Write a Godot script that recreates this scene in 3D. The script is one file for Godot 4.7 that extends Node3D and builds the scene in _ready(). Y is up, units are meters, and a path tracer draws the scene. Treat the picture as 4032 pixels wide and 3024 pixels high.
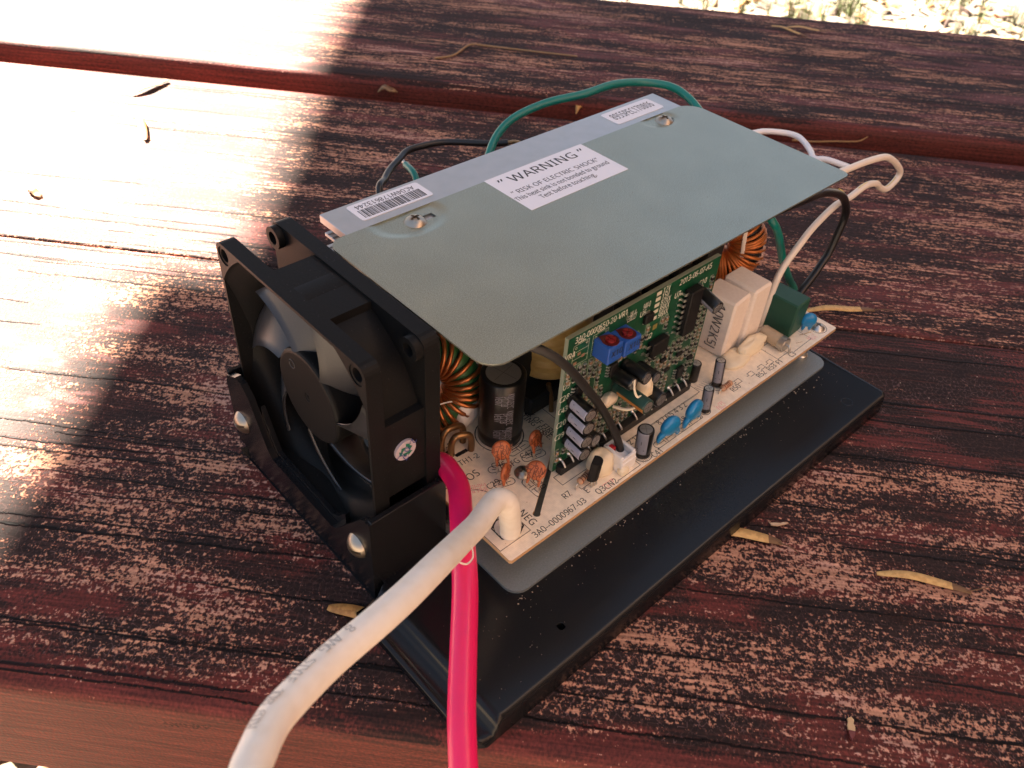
extends Node3D

# Drawn in millimetres in the converter's own frame: x along its length, z towards the component side, y up; the table top is y = 6.
const FAN := Vector3(1.0, 1.2, 1.0)
var origin := Vector3(0.1, 0.0, 0.07)
var taken := {}
var rng := RandomNumberGenerator.new()
var font_sans := SystemFont.new()
var font_mono := SystemFont.new()
var M := {}
var conv: Node3D


func _ready():
	rng.seed = 4711
	font_sans.font_names = PackedStringArray(["Droid Sans"])
	font_mono.font_names = PackedStringArray(["Droid Sans Mono"])
	# camera, sky, sun, exposure
	var cam := Camera3D.new()
	cam.name = "camera"
	var lens := CameraAttributesPhysical.new()
	lens.frustum_focal_length = 26.33
	lens.frustum_focus_distance = 0.285
	lens.exposure_aperture = 24.0
	lens.frustum_near = 0.01
	lens.frustum_far = 400.0
	cam.attributes = lens
	add_child(cam)
	var yaw := deg_to_rad(45.18172739)
	var pitch := deg_to_rad(-41.87139036)
	var roll := deg_to_rad(4.31461036)
	var fwd := Vector3(cos(pitch) * sin(yaw), sin(pitch), -cos(pitch) * cos(yaw))
	var rt := fwd.cross(Vector3.UP).normalized()
	var up := rt.cross(fwd)
	cam.transform = Transform3D(Basis(rt * cos(roll) + up * sin(roll), up * cos(roll) - rt * sin(roll), -fwd), w(-87.4031, 246.9052, 222.9349))
	cam.current = true
	var we := WorldEnvironment.new()
	we.name = "daylight"
	var env := Environment.new()
	env.background_mode = Environment.BG_SKY
	var sky := Sky.new()
	var sm := ProceduralSkyMaterial.new()
	sm.sky_top_color = Color(0.6, 0.67, 0.78)
	sm.sky_horizon_color = Color(0.85, 0.84, 0.84)
	sm.sky_curve = 0.12
	sm.ground_bottom_color = Color(0.3, 0.24, 0.18)
	sm.ground_horizon_color = Color(0.5, 0.45, 0.4)
	sm.energy_multiplier = 0.085
	sky.sky_material = sm
	env.sky = sky
	env.tonemap_mode = Environment.TONE_MAPPER_LINEAR
	env.tonemap_exposure = 18.0
	env.sdfgi_enabled = true
	env.ssao_enabled = true
	env.ssil_enabled = true
	we.environment = env
	add_child(we)
	var sun := DirectionalLight3D.new()
	sun.name = "sun"
	sun.light_energy = 1.6
	sun.light_color = Color(1.0, 0.95, 0.88)
	sun.light_angular_distance = 0.53
	sun.shadow_enabled = true
	var el := deg_to_rad(42.0)
	sun.look_at_from_position(Vector3.ZERO, -Vector3(0.0, sin(el), -cos(el)), Vector3.UP)
	add_child(sun)
	materials()
	ground()
	table()
	shade_roof(el)
	house_wall()
	conv = Node3D.new()
	conv.name = "power_converter"
	conv.position = origin
	add_child(conv)
	tag(conv, "open power converter with black fan, grey cover plate and circuit boards on the table", "power converter")
	base_panel()
	main_board()
	cover_and_heat_sink()
	fan()
	bracket()
	daughter_board()
	board_parts()
	cables()
	litter()


# ---------------------------------------------------------------- helpers
func w(x: float, y: float, z: float) -> Vector3:
	return Vector3(x, y - 6.0, z) * 0.001

func wv(p: Vector3) -> Vector3:
	return w(p.x, p.y, p.z)

func numbered(n: String) -> String:
	if taken.has(n):
		taken[n] += 1
		return "%s_%03d" % [n, taken[n]]
	taken[n] = 0
	return n

func tag(o: Node, label: String, category: String, group := "", kind := ""):
	if label: o.set_meta("label", label)
	if category: o.set_meta("category", category)
	if group: o.set_meta("group", group)
	if kind: o.set_meta("kind", kind)

func st() -> SurfaceTool:
	var s := SurfaceTool.new()
	s.begin(Mesh.PRIMITIVE_TRIANGLES)
	s.set_smooth_group(-1)
	return s

func done(s: SurfaceTool, tangents := false) -> ArrayMesh:
	s.generate_normals()
	if tangents: s.generate_tangents()
	return s.commit()

# a named mesh; its points are in scene metres unless it is put somewhere by xf
func put(parent: Node, n: String, mesh: Mesh, m: Material, label := "", xf := Transform3D()) -> MeshInstance3D:
	var o := MeshInstance3D.new()
	o.name = numbered(n)
	o.mesh = mesh
	if m: o.material_override = m
	o.transform = xf
	if parent == conv: o.position -= origin
	if label: o.set_meta("label", label)
	parent.add_child(o, true)
	return o

func hub(n: String, label := "") -> Node3D:
	var o := Node3D.new()
	o.name = numbered(n)
	o.position = -origin
	if label: o.set_meta("label", label)
	conv.add_child(o, true)
	return o

func tri(s: SurfaceTool, a: Vector3, b: Vector3, c: Vector3, out: Vector3):
	if (c - a).cross(b - a).dot(out) < 0.0:
		s.add_vertex(a); s.add_vertex(c); s.add_vertex(b)
	else:
		s.add_vertex(a); s.add_vertex(b); s.add_vertex(c)

func quad(s: SurfaceTool, a: Vector3, b: Vector3, c: Vector3, d: Vector3, out: Vector3):
	tri(s, a, b, c, out); tri(s, a, c, d, out)

# bevelled box, millimetres about its own centre, laid by xf (millimetres), then into metres
func rbox(s: SurfaceTool, c: Vector3, size: Vector3, b := 0.3, xf := Transform3D()):
	var h := size * 0.5
	b = minf(b, minf(h.x, minf(h.y, h.z)) * 0.95)
	var p := func(v: Vector3) -> Vector3: return wv(xf * (c + v))
	var o: Vector3 = wv(xf * c)
	s.set_smooth_group(-1)
	for a in 3:
		var e := (a + 1) % 3
		var f := (a + 2) % 3
		for sa in [-1.0, 1.0]:
			var q := []
			for k in [[-1, -1], [1, -1], [1, 1], [-1, 1]]:
				var v := Vector3()
				v[a] = sa * h[a]; v[e] = k[0] * (h[e] - b); v[f] = k[1] * (h[f] - b)
				q.append(p.call(v))
			quad(s, q[0], q[1], q[2], q[3], (q[0] + q[2]) * 0.5 - o)
			for se in [-1.0, 1.0]:
				q = []
				for k in [[0, -1], [1, -1], [1, 1], [0, 1]]:
					var v := Vector3()
					v[a] = sa * (h[a] - (b if k[0] else 0.0)); v[e] = se * (h[e] - (0.0 if k[0] else b)); v[f] = k[1] * (h[f] - b)
					q.append(p.call(v))
				quad(s, q[0], q[1], q[2], q[3], (q[0] + q[2]) * 0.5 - o)
	for sx in [-1.0, 1.0]:
		for sy in [-1.0, 1.0]:
			for sz in [-1.0, 1.0]:
				var g := Vector3(sx, sy, sz)
				var q := []
				for a in 3:
					var v := g * (h - Vector3(b, b, b))
					v[a] = g[a] * h[a]
					q.append(p.call(v))
				tri(s, q[0], q[1], q[2], (q[0] + q[1] + q[2]) / 3.0 - o)

func box(c: Vector3, size: Vector3, b := 0.3, xf := Transform3D()) -> ArrayMesh:
	var s := st()
	rbox(s, c, size, b, xf)
	return done(s)

# a frame whose y axis runs along dir
func frame(at: Vector3, dir: Vector3, ref := Vector3.UP) -> Transform3D:
	var y := dir.normalized()
	if absf(y.dot(ref.normalized())) > 0.98: ref = Vector3(1, 0, 0.3)
	var z := (ref - y * ref.dot(y)).normalized()
	return Transform3D(Basis(y.cross(z), y, z), at)

# turned shape: profile of (radius, height) from bottom to top, in millimetres
func lathe(s: SurfaceTool, prof: Array, xf: Transform3D, n := 24, smooth := false, from := 0.0, to := TAU):
	for i in prof.size() - 1:
		var a: Vector2 = prof[i]
		var b: Vector2 = prof[i + 1]
		s.set_smooth_group(0 if smooth else i)
		var nr := Vector2(b.y - a.y, a.x - b.x)
		for k in n:
			var t0 := lerpf(from, to, float(k) / n)
			var t1 := lerpf(from, to, float(k + 1) / n)
			var d0 := Vector3(cos(t0), 0, sin(t0))
			var d1 := Vector3(cos(t1), 0, sin(t1))
			var out := xf.basis * ((d0 + d1) * 0.5 * nr.x + Vector3(0, nr.y, 0))
			var q := [xf * (d0 * a.x + Vector3(0, a.y, 0)), xf * (d1 * a.x + Vector3(0, a.y, 0)), xf * (d1 * b.x + Vector3(0, b.y, 0)), xf * (d0 * b.x + Vector3(0, b.y, 0))]
			if a.x < 1e-4: tri(s, wv(q[0]), wv(q[2]), wv(q[3]), out)
			elif b.x < 1e-4: tri(s, wv(q[0]), wv(q[1]), wv(q[2]), out)
			else: quad(s, wv(q[0]), wv(q[1]), wv(q[2]), wv(q[3]), out)

func turned(prof: Array, xf: Transform3D, n := 24, smooth := false, from := 0.0, to := TAU) -> ArrayMesh:
	var s := st()
	lathe(s, prof, xf, n, smooth, from, to)
	return done(s)

func spline(pts: Array, per := 8) -> PackedVector3Array:
	var r := PackedVector3Array()
	var n := pts.size()
	for i in n - 1:
		var p0: Vector3 = pts[maxi(i - 1, 0)]
		var p1: Vector3 = pts[i]
		var p2: Vector3 = pts[i + 1]
		var p3: Vector3 = pts[mini(i + 2, n - 1)]
		for k in per:
			r.append(p1.cubic_interpolate(p2, p0, p3, float(k) / per))
	r.append(pts[n - 1])
	return r

# a round wire along a path; the radius may run from r0 to r1
func wire(s: SurfaceTool, path: PackedVector3Array, r0: float, n := 12, r1 := -1.0, closed := false, cap := true):
	if r1 < 0.0: r1 = r0
	s.set_smooth_group(0)
	var rings := []
	var cnt := path.size()
	var side := Vector3()
	for i in cnt:
		var t: Vector3
		if closed: t = (path[(i + 1) % cnt] - path[(i - 1 + cnt) % cnt]).normalized()
		else: t = (path[mini(i + 1, cnt - 1)] - path[maxi(i - 1, 0)]).normalized()
		if i == 0:
			side = t.cross(Vector3(0.31, 0.8, 0.52)).normalized()
		side = (side - t * side.dot(t)).normalized()
		var o := t.cross(side)
		var r := lerpf(r0, r1, float(i) / maxf(1.0, cnt - 1))
		var ring := []
		for k in n:
			var a := TAU * k / n
			ring.append(wv(path[i] + (side * cos(a) + o * sin(a)) * r))
		rings.append(ring)
	for i in (cnt if closed else cnt - 1):
		var j := (i + 1) % cnt
		var mid := wv((path[i] + path[j]) * 0.5)
		for k in n:
			var l := (k + 1) % n
			quad(s, rings[i][k], rings[i][l], rings[j][l], rings[j][k], (rings[i][k] + rings[j][l]) * 0.5 - mid)
	if not closed and cap:
		s.set_smooth_group(-1)
		for e in [0, cnt - 1]:
			var out := wv(path[e]) - wv(path[1 if e == 0 else cnt - 2])
			for k in n:
				tri(s, wv(path[e]), rings[e][k], rings[e][(k + 1) % n], out)

func tube(pts: Array, r: float, per := 8, n := 12, r1 := -1.0) -> ArrayMesh:
	var s := st()
	wire(s, spline(pts, per), r, n, r1)
	return done(s)

# a flat outline (x, y) given depth along its own z, laid by xf
func prism(s: SurfaceTool, poly: PackedVector2Array, d0: float, d1: float, xf: Transform3D, smooth_sides := false):
	var ids := Geometry2D.triangulate_polygon(poly)
	var zdir := xf.basis.z
	s.set_smooth_group(-1)
	for i in range(0, ids.size(), 3):
		for e in [[d0, -zdir], [d1, zdir]]:
			var q := []
			for k in 3:
				var p := poly[ids[i + k]]
				q.append(wv(xf * Vector3(p.x, p.y, e[0])))
			tri(s, q[0], q[1], q[2], e[1])
	var area := 0.0
	for i in poly.size():
		var a := poly[i]
		var b := poly[(i + 1) % poly.size()]
		area += a.x * b.y - b.x * a.y
	s.set_smooth_group(1 if smooth_sides else -1)
	for i in poly.size():
		var a := poly[i]
		var b := poly[(i + 1) % poly.size()]
		var out := xf.basis * (Vector3(b.y - a.y, a.x - b.x, 0) * signf(area))
		quad(s, wv(xf * Vector3(a.x, a.y, d0)), wv(xf * Vector3(b.x, b.y, d0)), wv(xf * Vector3(b.x, b.y, d1)), wv(xf * Vector3(a.x, a.y, d1)), out)

func round_rect(x0: float, y0: float, x1: float, y1: float, r: float, n := 5) -> PackedVector2Array:
	var p := PackedVector2Array()
	for c in [[x1 - r, y0 + r, -PI / 2], [x1 - r, y1 - r, 0.0], [x0 + r, y1 - r, PI / 2], [x0 + r, y0 + r, PI]]:
		for i in n + 1:
			var a: float = c[2] + PI / 2 * i / n
			p.append(Vector2(c[0] + cos(a) * r, c[1] + sin(a) * r))
	return p

# lettering: cap height in mm, laid on a face by its reading direction and its up direction
func text(parent: Node, t: String, at: Vector3, right: Vector3, upv: Vector3, h: float, m: Material, mono := false, squeeze := 1.0, depth := 0.03, width := 0.0):
	var tm := TextMesh.new()
	tm.font = font_mono if mono else font_sans
	tm.text = t
	tm.font_size = 32
	tm.pixel_size = h / (0.714 * 32.0) * 0.001
	tm.depth = depth * 0.001
	tm.curve_step = 1.5
	if width > 0.0: squeeze = width * 0.001 / tm.get_aabb().size.x
	var x := right.normalized()
	var y := (upv - x * upv.dot(x)).normalized()
	var o := MeshInstance3D.new()
	o.name = numbered("lettering")
	o.mesh = tm
	o.material_override = m
	o.transform = Transform3D(Basis(x * squeeze, y, x.cross(y)), wv(at + x.cross(y) * (depth * 0.5 + 0.02)))
	if parent == conv: o.position -= origin
	parent.add_child(o, true)

func lin(r: float, g: float, b: float) -> Color:
	return Color(r, g, b).linear_to_srgb()

func mat(r: float, g: float, b: float, rough := 0.6, metal := 0.0, spec := 0.5) -> StandardMaterial3D:
	var m := StandardMaterial3D.new()
	m.albedo_color = lin(r, g, b)
	m.roughness = rough
	m.metallic = metal
	m.metallic_specular = spec
	return m

func noise_tex(size: int, freq: float, stops: Array, oct := 3, kind := FastNoiseLite.TYPE_SIMPLEX_SMOOTH, seed_n := 1) -> ImageTexture:
	var n := FastNoiseLite.new()
	n.seed = seed_n
	n.noise_type = kind
	n.frequency = freq
	n.fractal_octaves = oct
	var im := n.get_seamless_image(size, size, false, false, 0.1, true)
	var g := Gradient.new()
	g.offsets = PackedFloat32Array(stops.map(func(e): return e[0]))
	g.colors = PackedColorArray(stops.map(func(e): return e[1]))
	var lut := PackedByteArray()
	for i in 256:
		var c := g.sample(i / 255.0)
		lut.append_array(PackedByteArray([c.r8, c.g8, c.b8]))
	var d := im.get_data()
	var o := PackedByteArray()
	o.resize(size * size * 3)
	for i in d.size():
		var k := d[i] * 3
		o[i * 3] = lut[k]; o[i * 3 + 1] = lut[k + 1]; o[i * 3 + 2] = lut[k + 2]
	return ImageTexture.create_from_image(Image.create_from_data(size, size, false, Image.FORMAT_RGB8, o))

func grainy(m: StandardMaterial3D, tex: Texture2D, tile_mm: float) -> StandardMaterial3D:
	m.albedo_texture = tex
	m.uv1_triplanar = true
	m.uv1_world_triplanar = true
	m.uv1_scale = Vector3.ONE * (1000.0 / tile_mm)
	return m

func relief(m: StandardMaterial3D, tex: Texture2D, cm: float) -> StandardMaterial3D:
	m.heightmap_enabled = true
	m.heightmap_texture = tex
	m.heightmap_scale = cm
	return m


# zinc coating: fine spangle, faint stains, rubbed specks and thin scratches
func sheet_tex(size: int, tile_mm: float) -> ImageTexture:
	var n := FastNoiseLite.new()
	n.seed = 81
	n.noise_type = FastNoiseLite.TYPE_SIMPLEX
	n.frequency = 0.3
	n.fractal_octaves = 2
	var fine := n.get_image(size, size, false, false, true).get_data()
	n.seed = 82
	n.frequency = 0.012
	n.fractal_octaves = 5
	var soft := n.get_image(size / 4, size / 4, false, false, true)
	soft.resize(size, size, Image.INTERPOLATE_CUBIC)
	var low := soft.get_data()
	var o := PackedByteArray()
	o.resize(size * size * 3)
	for i in size * size:
		var f := fine[i] - 128
		var v := 1.0 + 0.0013 * f + 0.00022 * (low[i] - 128)
		if f > 88: v += 0.16
		o[i * 3] = int(minf(255.0, 160.0 * v)); o[i * 3 + 1] = int(minf(255.0, 165.0 * v)); o[i * 3 + 2] = int(minf(255.0, 150.0 * v))
	var im := Image.create_from_data(size, size, false, Image.FORMAT_RGB8, o)
	var r := RandomNumberGenerator.new()
	r.seed = 83
	for k in 70:
		var p := Vector2(r.randf(), r.randf()) * size
		var d := Vector2.from_angle(r.randf() * TAU)
		var c := Color(0.66, 0.7, 0.67) if k % 3 else Color(0.42, 0.46, 0.43)
		for j in r.randi_range(10, 90):
			p += d
			d = d.rotated(r.randfn() * 0.03)
			if p.x > 0 and p.y > 0 and p.x < size - 1 and p.y < size - 1: im.set_pixel(int(p.x), int(p.y), im.get_pixel(int(p.x), int(p.y)).lerp(c, 0.5))
	return ImageTexture.create_from_image(im)


# ---------------------------------------------------------------- materials
func materials():
	var g := func(v: float) -> Color: return lin(v, v, v)
	# dusty black plastic: white specks of dust with an outline of their own
	var speck := noise_tex(1024, 0.16, [[0.0, lin(0.008, 0.008, 0.009)], [0.55, lin(0.009, 0.009, 0.01)], [0.975, lin(0.01, 0.01, 0.011)], [0.99, lin(0.16, 0.15, 0.13)], [1.0, lin(0.3, 0.27, 0.24)]], 2, FastNoiseLite.TYPE_SIMPLEX, 5)
	var fine := noise_tex(512, 0.12, [[0.0, g.call(0.25)], [1.0, g.call(0.8)]], 3, FastNoiseLite.TYPE_SIMPLEX, 9)
	M.panel = grainy(mat(1, 1, 1, 0.22, 0.0, 0.36), speck, 160.0)
	relief(M.panel, fine, 0.001)
	M.fan = grainy(mat(1, 1, 1, 0.42, 0.0, 0.22), noise_tex(512, 0.17, [[0.0, g.call(0.008)], [0.8, g.call(0.0105)], [0.94, g.call(0.013)], [0.975, lin(0.12, 0.1, 0.1)], [1.0, lin(0.22, 0.2, 0.18)]], 2, FastNoiseLite.TYPE_SIMPLEX, 12), 90.0)
	relief(M.fan, fine, 0.002)
	M.blade = grainy(mat(1, 1, 1, 0.36, 0.0, 0.5), noise_tex(512, 0.2, [[0.0, lin(0.026, 0.026, 0.03)], [0.7, lin(0.031, 0.031, 0.035)], [0.93, g.call(0.038)], [1.0, g.call(0.14)]], 2, FastNoiseLite.TYPE_SIMPLEX, 14), 60.0)
	relief(M.blade, fine, 0.002)
	M.gloss_black = mat(0.012, 0.012, 0.013, 0.25)
	M.matt_black = mat(0.007, 0.0065, 0.0065, 0.5, 0.0, 0.4)
	M.rubber = mat(0.012, 0.011, 0.01, 0.55)
	M.cover = grainy(mat(1, 1, 1, 0.34, 0.75), sheet_tex(2048, 240.0), 240.0)
	M.plate = grainy(mat(1, 1, 1, 0.45, 0.35), noise_tex(512, 0.25, [[0.0, lin(0.18, 0.2, 0.19)], [0.8, lin(0.23, 0.25, 0.24)], [0.96, lin(0.26, 0.27, 0.26)], [1.0, lin(0.6, 0.56, 0.48)]], 2, FastNoiseLite.TYPE_SIMPLEX, 23), 110.0)
	M.alu = grainy(mat(1, 1, 1, 0.4, 0.85), noise_tex(512, 0.03, [[0.0, lin(0.52, 0.53, 0.52)], [0.6, lin(0.55, 0.555, 0.55)], [1.0, lin(0.57, 0.57, 0.565)]], 4, FastNoiseLite.TYPE_SIMPLEX, 25), 150.0)
	M.steel = mat(0.42, 0.36, 0.29, 0.36, 1.0)
	M.tin = mat(0.62, 0.6, 0.55, 0.3, 1.0)
	M.solder = mat(0.5, 0.49, 0.46, 0.35, 1.0)
	M.copper = mat(0.42, 0.15, 0.05, 0.3, 0.75)
	M.copper_orange = mat(0.48, 0.15, 0.035, 0.38, 0.45)
	M.bronze = mat(0.26, 0.15, 0.07, 0.3, 0.8)
	M.core_green = mat(0.03, 0.12, 0.035, 0.45)
	M.paper = mat(0.8, 0.78, 0.8, 0.45)
	M.ink = mat(0.02, 0.02, 0.02, 0.6)
	M.ink_grey = mat(0.07, 0.07, 0.07, 0.6)
	M.silk = mat(0.62, 0.6, 0.5, 0.6)
	M.ivory = mat(0.78, 0.66, 0.46, 0.35)
	M.cement = grainy(mat(1, 1, 1, 0.7), noise_tex(256, 0.05, [[0.0, lin(0.74, 0.63, 0.52)], [1.0, lin(0.8, 0.69, 0.58)]], 3, FastNoiseLite.TYPE_SIMPLEX, 31), 30.0)
	M.green_box = mat(0.012, 0.07, 0.042, 0.5)
	M.ceramic = grainy(mat(1, 1, 1, 0.45), noise_tex(256, 0.06, [[0.0, lin(0.4, 0.1, 0.03)], [1.0, lin(0.5, 0.14, 0.05)]], 3, FastNoiseLite.TYPE_SIMPLEX, 32), 12.0)
	M.blue_cap = mat(0.012, 0.2, 0.42, 0.28)
	M.trim_blue = mat(0.015, 0.075, 0.32, 0.4)
	M.trim_red = mat(0.2, 0.012, 0.015, 0.4)
	M.trim_dark_red = mat(0.08, 0.008, 0.008, 0.3)
	M.sleeve = mat(0.006, 0.006, 0.006, 0.3)
	M.stripe = mat(0.2, 0.2, 0.23, 0.4)
	M.stripe_light = mat(0.34, 0.34, 0.4, 0.4)
	M.cap_top = mat(0.55, 0.54, 0.52, 0.35, 0.9)
	M.orange_stripe = mat(0.4, 0.15, 0.03, 0.4)
	M.dark_green_sleeve = mat(0.015, 0.05, 0.035, 0.35)
	M.tan_resistor = mat(0.5, 0.27, 0.15, 0.5)
	M.band_brown = mat(0.16, 0.04, 0.015, 0.5)
	M.fuse = mat(0.45, 0.34, 0.22, 0.45)
	M.white_plastic = mat(0.75, 0.72, 0.68, 0.4)
	M.cable_white = grainy(mat(1, 1, 1, 0.42), noise_tex(512, 0.02, [[0.0, lin(0.62, 0.5, 0.38)], [0.12, lin(0.74, 0.66, 0.55)], [0.5, lin(0.78, 0.71, 0.61)], [1.0, lin(0.82, 0.76, 0.67)]], 5, FastNoiseLite.TYPE_SIMPLEX, 71), 60.0)
	M.cable_red = grainy(mat(1, 1, 1, 0.3), noise_tex(512, 0.02, [[0.0, lin(0.62, 0.05, 0.13)], [0.12, lin(0.74, 0.012, 0.11)], [1.0, lin(0.8, 0.01, 0.105)]], 5, FastNoiseLite.TYPE_SIMPLEX, 72), 60.0)
	M.wire_white = mat(0.82, 0.78, 0.76, 0.4)
	M.cable_print = mat(0.42, 0.39, 0.35, 0.5)
	M.wire_cream = mat(0.76, 0.66, 0.55, 0.4)
	M.wire_green = mat(0.0, 0.16, 0.13, 0.35)
	M.wire_black = mat(0.007, 0.007, 0.008, 0.35)
	M.wire_yellow = mat(0.7, 0.5, 0.05, 0.4)
	M.red_plastic = mat(0.5, 0.02, 0.03, 0.4)
	M.tape = grainy(mat(1, 1, 1, 0.4), noise_tex(256, 0.04, [[0.0, lin(0.4, 0.24, 0.07)], [1.0, lin(0.55, 0.36, 0.12)]], 3, FastNoiseLite.TYPE_SIMPLEX, 33), 40.0)
	M.ferrite = mat(0.01, 0.01, 0.01, 0.6)
	M.smd_dark = mat(0.025, 0.02, 0.018, 0.4)
	M.smd_tan = mat(0.26, 0.17, 0.1, 0.5)
	M.leaf_tip = mat(0.2, 0.1, 0.04, 0.7)
	M.header = mat(0.006, 0.006, 0.006, 0.5)


# ---------------------------------------------------------------- ground, table, roof
func ground():
	var s := st()
	var n := 24
	for i in n:
		for j in n:
			var a := Vector3(lerpf(-30000, 30000, float(i) / n), -740, lerpf(-30000, 30000, float(j) / n))
			var d := 60000.0 / n
			quad(s, wv(a), wv(a + Vector3(d, 0, 0)), wv(a + Vector3(d, 0, d)), wv(a + Vector3(0, 0, d)), Vector3.UP)
	var g := put(self, "ground", done(s), grainy(mat(1, 1, 1, 0.95), noise_tex(1024, 0.02, [[0.0, lin(0.05, 0.03, 0.02)], [0.35, lin(0.13, 0.1, 0.075)], [0.6, lin(0.17, 0.135, 0.105)], [0.8, lin(0.11, 0.09, 0.05)], [1.0, lin(0.2, 0.16, 0.12)]], 5, FastNoiseLite.TYPE_SIMPLEX, 41), 1800.0))
	tag(g, "sunlit ground covered in fallen leaves beyond the table", "ground", "", "structure")
	# fallen leaves lying on it, too many to count
	var ls := st()
	leaf_shape(ls, Vector3(-30, 6, 0), Vector3(30, 6, 0), 17.0, 9.0, 6, 0.4)
	var lm := mat(1, 1, 1, 0.8)
	lm.vertex_color_use_as_albedo = true
	var mm := MultiMesh.new()
	mm.transform_format = MultiMesh.TRANSFORM_3D
	mm.use_colors = true
	mm.mesh = done(ls)
	mm.instance_count = 5200
	var tints := [Color(0.28, 0.2, 0.12), Color(0.2, 0.11, 0.06), Color(0.24, 0.17, 0.13), Color(0.25, 0.16, 0.08), Color(0.32, 0.13, 0.035), Color(0.06, 0.03, 0.02)]
	for i in mm.instance_count:
		var p := Vector3(rng.randf_range(-600, 200), -738, rng.randf_range(-900, 0)) if i < 900 else Vector3(rng.randf_range(1200, 5200), -738, rng.randf_range(-4200, 200))
		var b := Basis(Vector3.UP, rng.randf() * TAU) * Basis(Vector3.RIGHT, rng.randf_range(-0.6, 0.6)) * Basis(Vector3.BACK, rng.randf_range(-0.5, 0.5))
		mm.set_instance_transform(i, Transform3D(b.scaled(Vector3.ONE * rng.randf_range(0.6, 1.5)), wv(p + Vector3(0, rng.randf_range(4, 22), 0))))
		mm.set_instance_color(i, tints[rng.randi() % tints.size()])
	var o := MultiMeshInstance3D.new()
	o.name = numbered("fallen_leaves")
	o.multimesh = mm
	o.material_override = lm
	add_child(o)
	tag(o, "brown and yellow leaves strewn over the sunlit ground", "leaves", "", "stuff")
	# grass blades in tufts
	var gs := st()
	for k in 9:
		var a := TAU * k / 9 + 0.3
		var d := Vector3(cos(a), 0, sin(a))
		var t := Vector3(-d.z, 0, d.x) * 2.0
		var q0 := d * 8 + Vector3(0, 6, 0)
		var q1 := d * 22 + Vector3(0, 56 + 14 * (k % 3), 0)
		var q2 := d * 48 + Vector3(0, 80 + 16 * (k % 4), 0)
		quad(gs, wv(q0 - t), wv(q0 + t), wv(q1 + t), wv(q1 - t), -d + Vector3(0, 0.5, 0))
		tri(gs, wv(q1 - t), wv(q1 + t), wv(q2), -d + Vector3(0, 1, 0))
	var gm := MultiMesh.new()
	gm.transform_format = MultiMesh.TRANSFORM_3D
	gm.mesh = done(gs)
	gm.instance_count = 110
	for i in gm.instance_count:
		var c := Vector3(2500, 0, -1500).lerp(Vector3(4200, 0, -600), floorf(rng.randf() * 7) / 6.0)
		var p := c + Vector3(rng.randfn() * 170, -742, rng.randfn() * 170)
		gm.set_instance_transform(i, Transform3D(Basis(Vector3.UP, rng.randf() * TAU).scaled(Vector3.ONE * rng.randf_range(0.5, 1.1)), wv(p)))
	var go := MultiMeshInstance3D.new()
	go.name = numbered("grass")
	go.multimesh = gm
	go.material_override = mat(0.08, 0.1, 0.035, 0.7)
	add_child(go)
	tag(go, "short green grass tufts growing among the fallen leaves", "grass", "", "stuff")

# along the planks and across them (towards the far side)
const ALONG := Vector3(0.660, 0, 0.751)
const ACROSS := Vector3(0.751, 0, -0.660)

func stretched(wd: int, ht: int, fx: int, fy: int, freq: float, oct: int, sd: int, cell := false) -> PackedByteArray:
	var n := FastNoiseLite.new()
	n.seed = sd
	n.noise_type = FastNoiseLite.TYPE_CELLULAR if cell else FastNoiseLite.TYPE_SIMPLEX_SMOOTH
	n.frequency = freq
	n.fractal_octaves = oct
	n.fractal_gain = 0.62
	if cell:
		n.fractal_type = FastNoiseLite.FRACTAL_NONE
		n.cellular_return_type = FastNoiseLite.RETURN_DISTANCE2_SUB
	var im := n.get_image(wd / fx, ht / fy, false, false, true)
	im.convert(Image.FORMAT_L8)
	if fx > 1 or fy > 1: im.resize(wd, ht, Image.INTERPOLATE_CUBIC)
	return im.get_data()

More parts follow.
